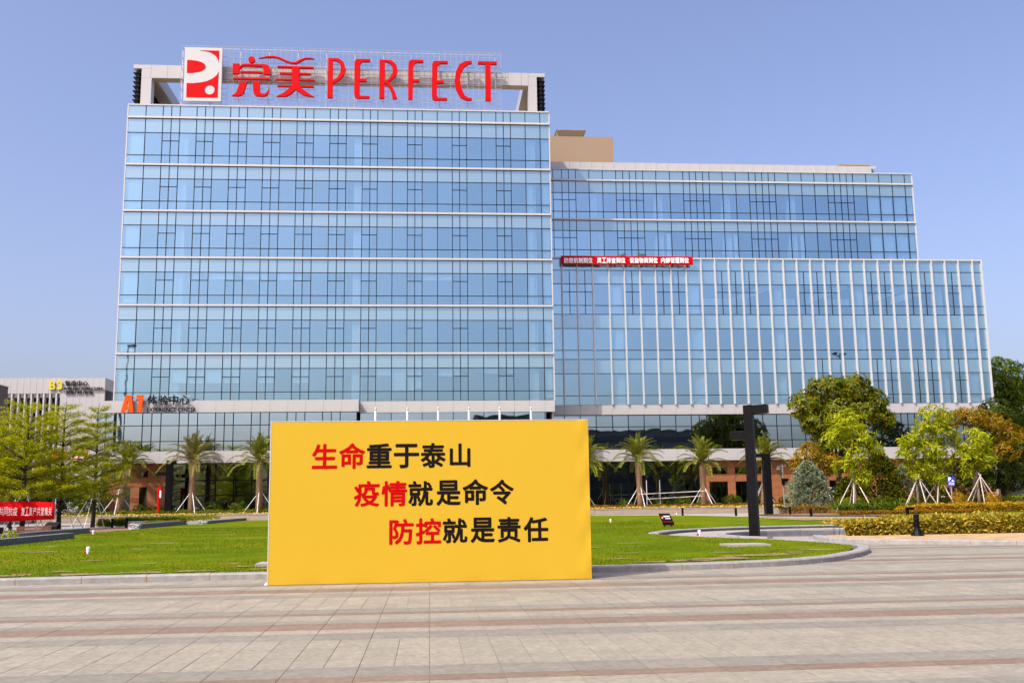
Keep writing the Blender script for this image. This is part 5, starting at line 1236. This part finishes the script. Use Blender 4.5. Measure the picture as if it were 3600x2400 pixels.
multi_lobe_tree('tall_tree', 'tallest bright green tree rising behind the right end of the wing', 75, 126, 0, [(71.5,126,13.6,3.0,2.8,3.0),(75.5,126,16.5,3.6,3.4,3.2),(79,126,13,4,4,4),(73,126,9.6,3.4,3.2,3.2),(77,126,7,5,4,4)], 20, 8, .5, .19, 'lf_mid', 'barkdark', .4, .4, .3, .5)
multi_lobe_tree('tall_tree', 'dark green tree mass behind the wing end, left of the tallest tree', 69, 128, 0, [(69.5,128,9.5,2.6,2.6,2.8),(68.5,128,5,3,3,3.5),(72,127,4,3.5,3,3.4)], 20, 8, .5, .19, 'lf_dark', 'barkdark', .35, .4, .3, .5)
for x, y, h, r, lab in ((53.5, 100.5, 5.6, 2.2, 'dark shrub tree behind the parking sign'), (56.0, 99, 4.6, 2.0, 'dark shrub tree below the orange tree')):
    rosette_tree('shrub_tree', lab, x, y, .1, (x, y, h*.55), (r, r*.9, h*.46), int(170*r*h/5), 7, .36, .12, 'lf_dark', 'barkdark', .1, .4, .3, group='dark shrub trees on the right')
def conifer(name, label, x, y, z0, h, r, leaf, n=900, L=.34, W=.06):
    t = thing(name, label, 'conifer', (x, y, z0)); MB().tube([(x, y, z0), (x, y, z0+h*.96)], [.1, .02], 7).build('trunk', M['barkdark'], t)
    u = rng.random(n)**.8; a = rng.uniform(0, 2*np.pi, n); rr = r*(1-u**2.1)**.8*rng.uniform(.5, 1.12, n)*(1+.22*np.sin(a*5+u*23))+.05
    C = np.stack([x+np.cos(a)*rr, y+np.sin(a)*rr, z0+.15+u*h*.95], 1); O = np.stack([np.cos(a), np.sin(a), rng.uniform(.2, .8, n)], 1)
    per = 14; P = np.repeat(C, per, 0); D0 = np.repeat(unit(O), per, 0); s = rng.random(n*per)
    P = P+D0*(s*.42)[:, None]-D0*.2; D = D0*.8+rdir(n*per)*.6
    leafmesh('needles', P, D, rdir(n*per), L*rng.uniform(.5, 1, n*per)*.6, W, M[leaf], t); return t
conifer('blue_spruce', 'silvery blue green conifer in front of the terracotta wall', 35.3, 91.5, .1, 4.7, 1.75, 'lf_spruce', 1500, .40, .075)
conifer('blue_spruce', 'smaller silvery conifer behind the shorter lime tree', 45.0, 92, .1, 4.4, 1.5, 'lf_spruce', 900, .40, .075)
conifer('dark_conifer', 'dark bushy conifer with yellow tips between the lime trees', 42.0, 91, .1, 5.6, 2.1, 'lf_tip', 1300, .36, .10)
conifer('dark_conifer', 'low dark conifer with yellow tips left of the timber props', 39.4, 92, .1, 3.2, 1.4, 'lf_tip', 600, .36, .10)

def bush(name, label, x, y, z0, rx, ry, rz, leaf, n, per=6, L=.18, W=.08, group=None, cat='shrub', jit=.2):
    t = thing(name, label, cat, (x, y, z0), group)
    C, O = crown_lobes((x, y, z0+rz*.45), rx, ry, rz*.62, n, jit); k = C[:, 2] > z0
    rosettes('foliage', C[k], O[k], per, L, W, M[leaf], t, .3, .35)
    MB().tube([(x, y, z0-.1), (x, y, z0+rz*.5)], [.04, .02], 5).build('stem', M['bark'], t); return t
# round green shrubs at the foot of the building
shr = [(-33.5,1.0),(-29.2,.9),(-27.3,.8),(-22.2,1.1),(-19.6,1.1),(-16.2,.9),(-13.2,.8),(14.3,.9),(16.4,.8),(20.6,.8),(24.6,.9),(26.9,1.0),(28.9,.7),(32.1,1.1),(34.7,1.0),(36.2,.8),(38.2,.9)]
places = ['at the far left of the planter by the terracotta wall','below the terracotta window at left','left of the red totem','right of the left lamp pillar','in front of the dark shopfront','between the two palms left of the billboard','behind the palm touching the billboard','beside the billboard edge','left of the full green palm','right of the full green palm','below the bamboo rails','left of the terracotta window, right of the rails','under the terracotta window left','between terracotta windows at right','right of the tall black pillar','left of the camera pole','right of the camera pole']
for (x, r), pl_ in zip(shr, places):
    bush('round_shrub', 'glossy round green shrub '+pl_, x, 105.3, .5, r, .8, 1.05*r+.2, 'lf_mid', int(170*r), 6, .22, .10, 'round green shrubs along the building')
bush('golden_shrub', 'upright golden feathery shrub right of the billboard', 15.3, 104.6, .5, .55, .5, 2.1, 'lf_ohedge', 130, 7, .26, .06)

def hedge(name, label, x0, x1, yf, yb, h, leaf, n, L, W, taper=None, z0=.1, cat='hedge', stuff=False, per=1, flat=.5):
    """clipped strip of leaves: denser on the top and the front face"""
    q = rng.random(n); x = rng.uniform(x0, x1, n); y = np.where(q < .5, rng.uniform(yf, yb, n), rng.normal(yf+.06, .06, n)); hh = h if taper is None else h*np.interp(x, *taper)
    bump = 1+.10*np.sin(x*2.1+y)+.08*np.sin(x*5.3)
    z = z0+hh*bump*np.where(q < .5, rng.uniform(.86, 1.04, n), rng.uniform(.02, 1, n))
    P = np.stack([x, y, z], 1); D = np.stack([rng.normal(0, .7, n), rng.normal(-.35, .6, n), rng.uniform(-.3, 1.0, n)], 1); N = np.stack([rng.normal(0, .5, n), rng.normal(-.5, .5, n), rng.uniform(.2, 1, n)], 1)
    if stuff:
        g = leafmesh(name, P, D, N, L*rng.uniform(.6, 1.2, n), W*rng.uniform(.7, 1.2, n), M[leaf]); return tag(g, label, None, None, 'stuff')
    t = thing(name, label, cat, ((x0+x1)/2, (yf+yb)/2, z0))
    leafmesh('foliage', P, D, N, L*rng.uniform(.6, 1.2, n), W*rng.uniform(.7, 1.2, n), M[leaf], t)
    b = MB()
    for i in range(int((x1-x0)*3)):
        xx = rnd.uniform(x0+.1, x1-.1); yy = rnd.uniform(yf+.1, yb-.1); b.tube([(xx, yy, z0-.05), (xx+rnd.uniform(-.1, .1), yy, z0+h*.8*(1 if taper is None else float(np.interp(xx, *taper))))], [.014, .006], 4)
    b.build('stems', M['bark'], t); return t
hedge('yellow_hedge', 'broad hedge with yellow and green leaves on the right bed', 15.5, 27.5, 36.6, 38.8, .66, 'lf_hedge', 24000, .19, .085, ([15.5, 16.6, 19, 27.5], [.6, .75, .85, .95]))
hedge('orange_hedge', 'long orange yellow hedge in front of the staked lime trees', 39.0, 58, 81.5, 83.2, .60, 'lf_ohedge', 16000, .26, .10, ([39, 41, 58], [.6, .95, 1.05]))
hedge('red_hedge', 'low reddish brown clipped hedge behind the right bollards', 31.0, 38.6, 87.5, 88.8, .55, 'lf_redhedge', 6000, .14, .06)
hedge('red_groundcover', 'low dark red ground cover before the young lime tree', 32.6, 44, 78.2, 81.2, .22, 'lf_redhedge', 7000, .16, .06, None, .08, 'plants', True)
hedge('brown_hedge', 'long clipped reddish brown hedge in the planter right of the billboard', 12.4, 40, 102.5, 103.2, .42, 'lf_redhedge', 9000, .15, .06, None, .5)
hedge('brown_hedge', 'dark clipped hedge in the planter left of the billboard', -33, -8, 104.3, 104.9, .5, 'lf_dark', 7000, .18, .07, None, .5)
hedge('yellow_flowers', 'strip of yellow flowers along the planter edge, right side', 12.4, 40, 101.85, 102.4, .22, 'lf_flower', 6500, .14, .11, None, .5, 'flowers', True)
hedge('yellow_flowers', 'strip of yellow flowers along the planter edge, left side', -37, -8, 101.85, 102.9, .2, 'lf_flower', 6000, .14, .11, None, .5, 'flowers', True)
hedge('green_plants', 'leafy green planting under the left palms', -36, -8, 102.8, 104.2, .5, 'lf_fern', 6000, .26, .07, None, .45, 'plants', True)
hedge('fern_bed', 'sprawling green ferns between the far stone walls and the planter', -26.0, -19.3, 82, 96, .40, 'lf_fern', 12000, .34, .06, None, .02, 'plants', True)
hedge('fern_bed_edge', 'low green creeping plants behind the third stone wall', -19.9, -19.0, 73, 79, .3, 'lf_fern', 2500, .26, .06, None, .02, 'plants', True)
hedge('strap_plants', 'bright green strap leaved plants at the foot of the young lime tree', 34.2, 40.5, 82.2, 85, .65, 'lf_mid', 2600, .55, .07, None, .05, 'plants', True)
hedge('mixed_planting', 'dense mixed shrubs behind the staked trees', 37.5, 58, 89, 92, 1.1, 'lf_fern', 9000, .3, .1, None, .1, 'plants', True)
for x, lab in ((45.9, 'clipped orange ball shrub left, below the parking sign'), (49.0, 'clipped orange ball shrub at the right edge')):
    bush('ball_shrub', lab, x, 84.2, .35, .68, .68, 1.35, 'lf_topiary', 900, 5, .09, .035, 'clipped orange ball shrubs', jit=.03)
bush('small_plant', 'small yellow green weed growing on the nearest stone wall', -17.3, 43.5, .2, .28, .25, .45, 'lf_lime', 40, 6, .14, .04)
# roof terrace greenery behind the red banner
for i, (x, r, lab) in enumerate([(22.9, .75, 'leafy terrace shrub above the middle of the red banner'), (25.4, .85, 'larger leafy terrace shrub above the red banner'), (27.9, .5, 'small terrace shrub above the right part of the banner')]):
    bush('terrace_shrub', lab, x, 114.2, 28.6, r, .6, 1.9 if i < 2 else 1.5, 'lf_mid', int(90*r), 6, .26, .10, 'terrace shrubs above the banner')

# dark backdrop at the left: clipped hedges and trees in front of the panel building
for i, (x, y, h, r, lf, lab) in enumerate([(-43, 105, 6.6, 2.6, 'lf_dark', 'dark tree behind the layered trees, left'), (-38.5, 106.5, 6.0, 2.2, 'lf_dark', 'dark tree in front of the panel building'), (-40.5, 109, 4.0, 2.2, 'lf_dark', 'low dark bush behind the third layered tree'),
        (-43.5, 92, 5.6, 2.8, 'lf_dark', 'dark tree near the taupe building'), (-46.5, 109, 4.2, 2.4, 'lf_dark', 'low dark bush behind the red street banner'), (-50, 106, 4.6, 2.6, 'lf_dark', 'dark bush at the left edge behind the banner'), (-34.6, 103.8, 4.2, 1.0, 'lf_mid', 'slim green bush at the terracotta corner')]):
    rosette_tree('backdrop_tree', lab, x, y, 0, (x, y, h*.52), (r, r*.9, h*.47), int(75*r*h/2), 7, .34, .13, lf, 'barkdark', .12, .4, .3, group='dark trees at the left')
hedge('dark_hedge', 'tall dark clipped hedge before the panel building at left', -52, -33, 106.0, 107.2, 3.6, 'lf_dark', 9000, .34, .13)
# trees across the plaza, mirrored in the shopfronts
for i, x in enumerate((-34, -24, -14, -3, 9, 21, 33, 45)):
    nm = ['far left', 'second', 'third', 'fourth', 'fifth', 'sixth', 'seventh', 'far right'][i]
    rosette_tree('plaza_tree', 'round green tree behind the viewer, '+nm+' of the row', x, -22-rnd.uniform(0, 5), 0, (x, -24, 4.2 if x < 15 else 2.9), (2.8, 2.8, 2.6) if x < 15 else (2.0, 2.0, 1.9), 420, 7, .5, .2, 'lf_mid', 'barkdark', .2, .4, .3, group='row of trees behind the viewer')
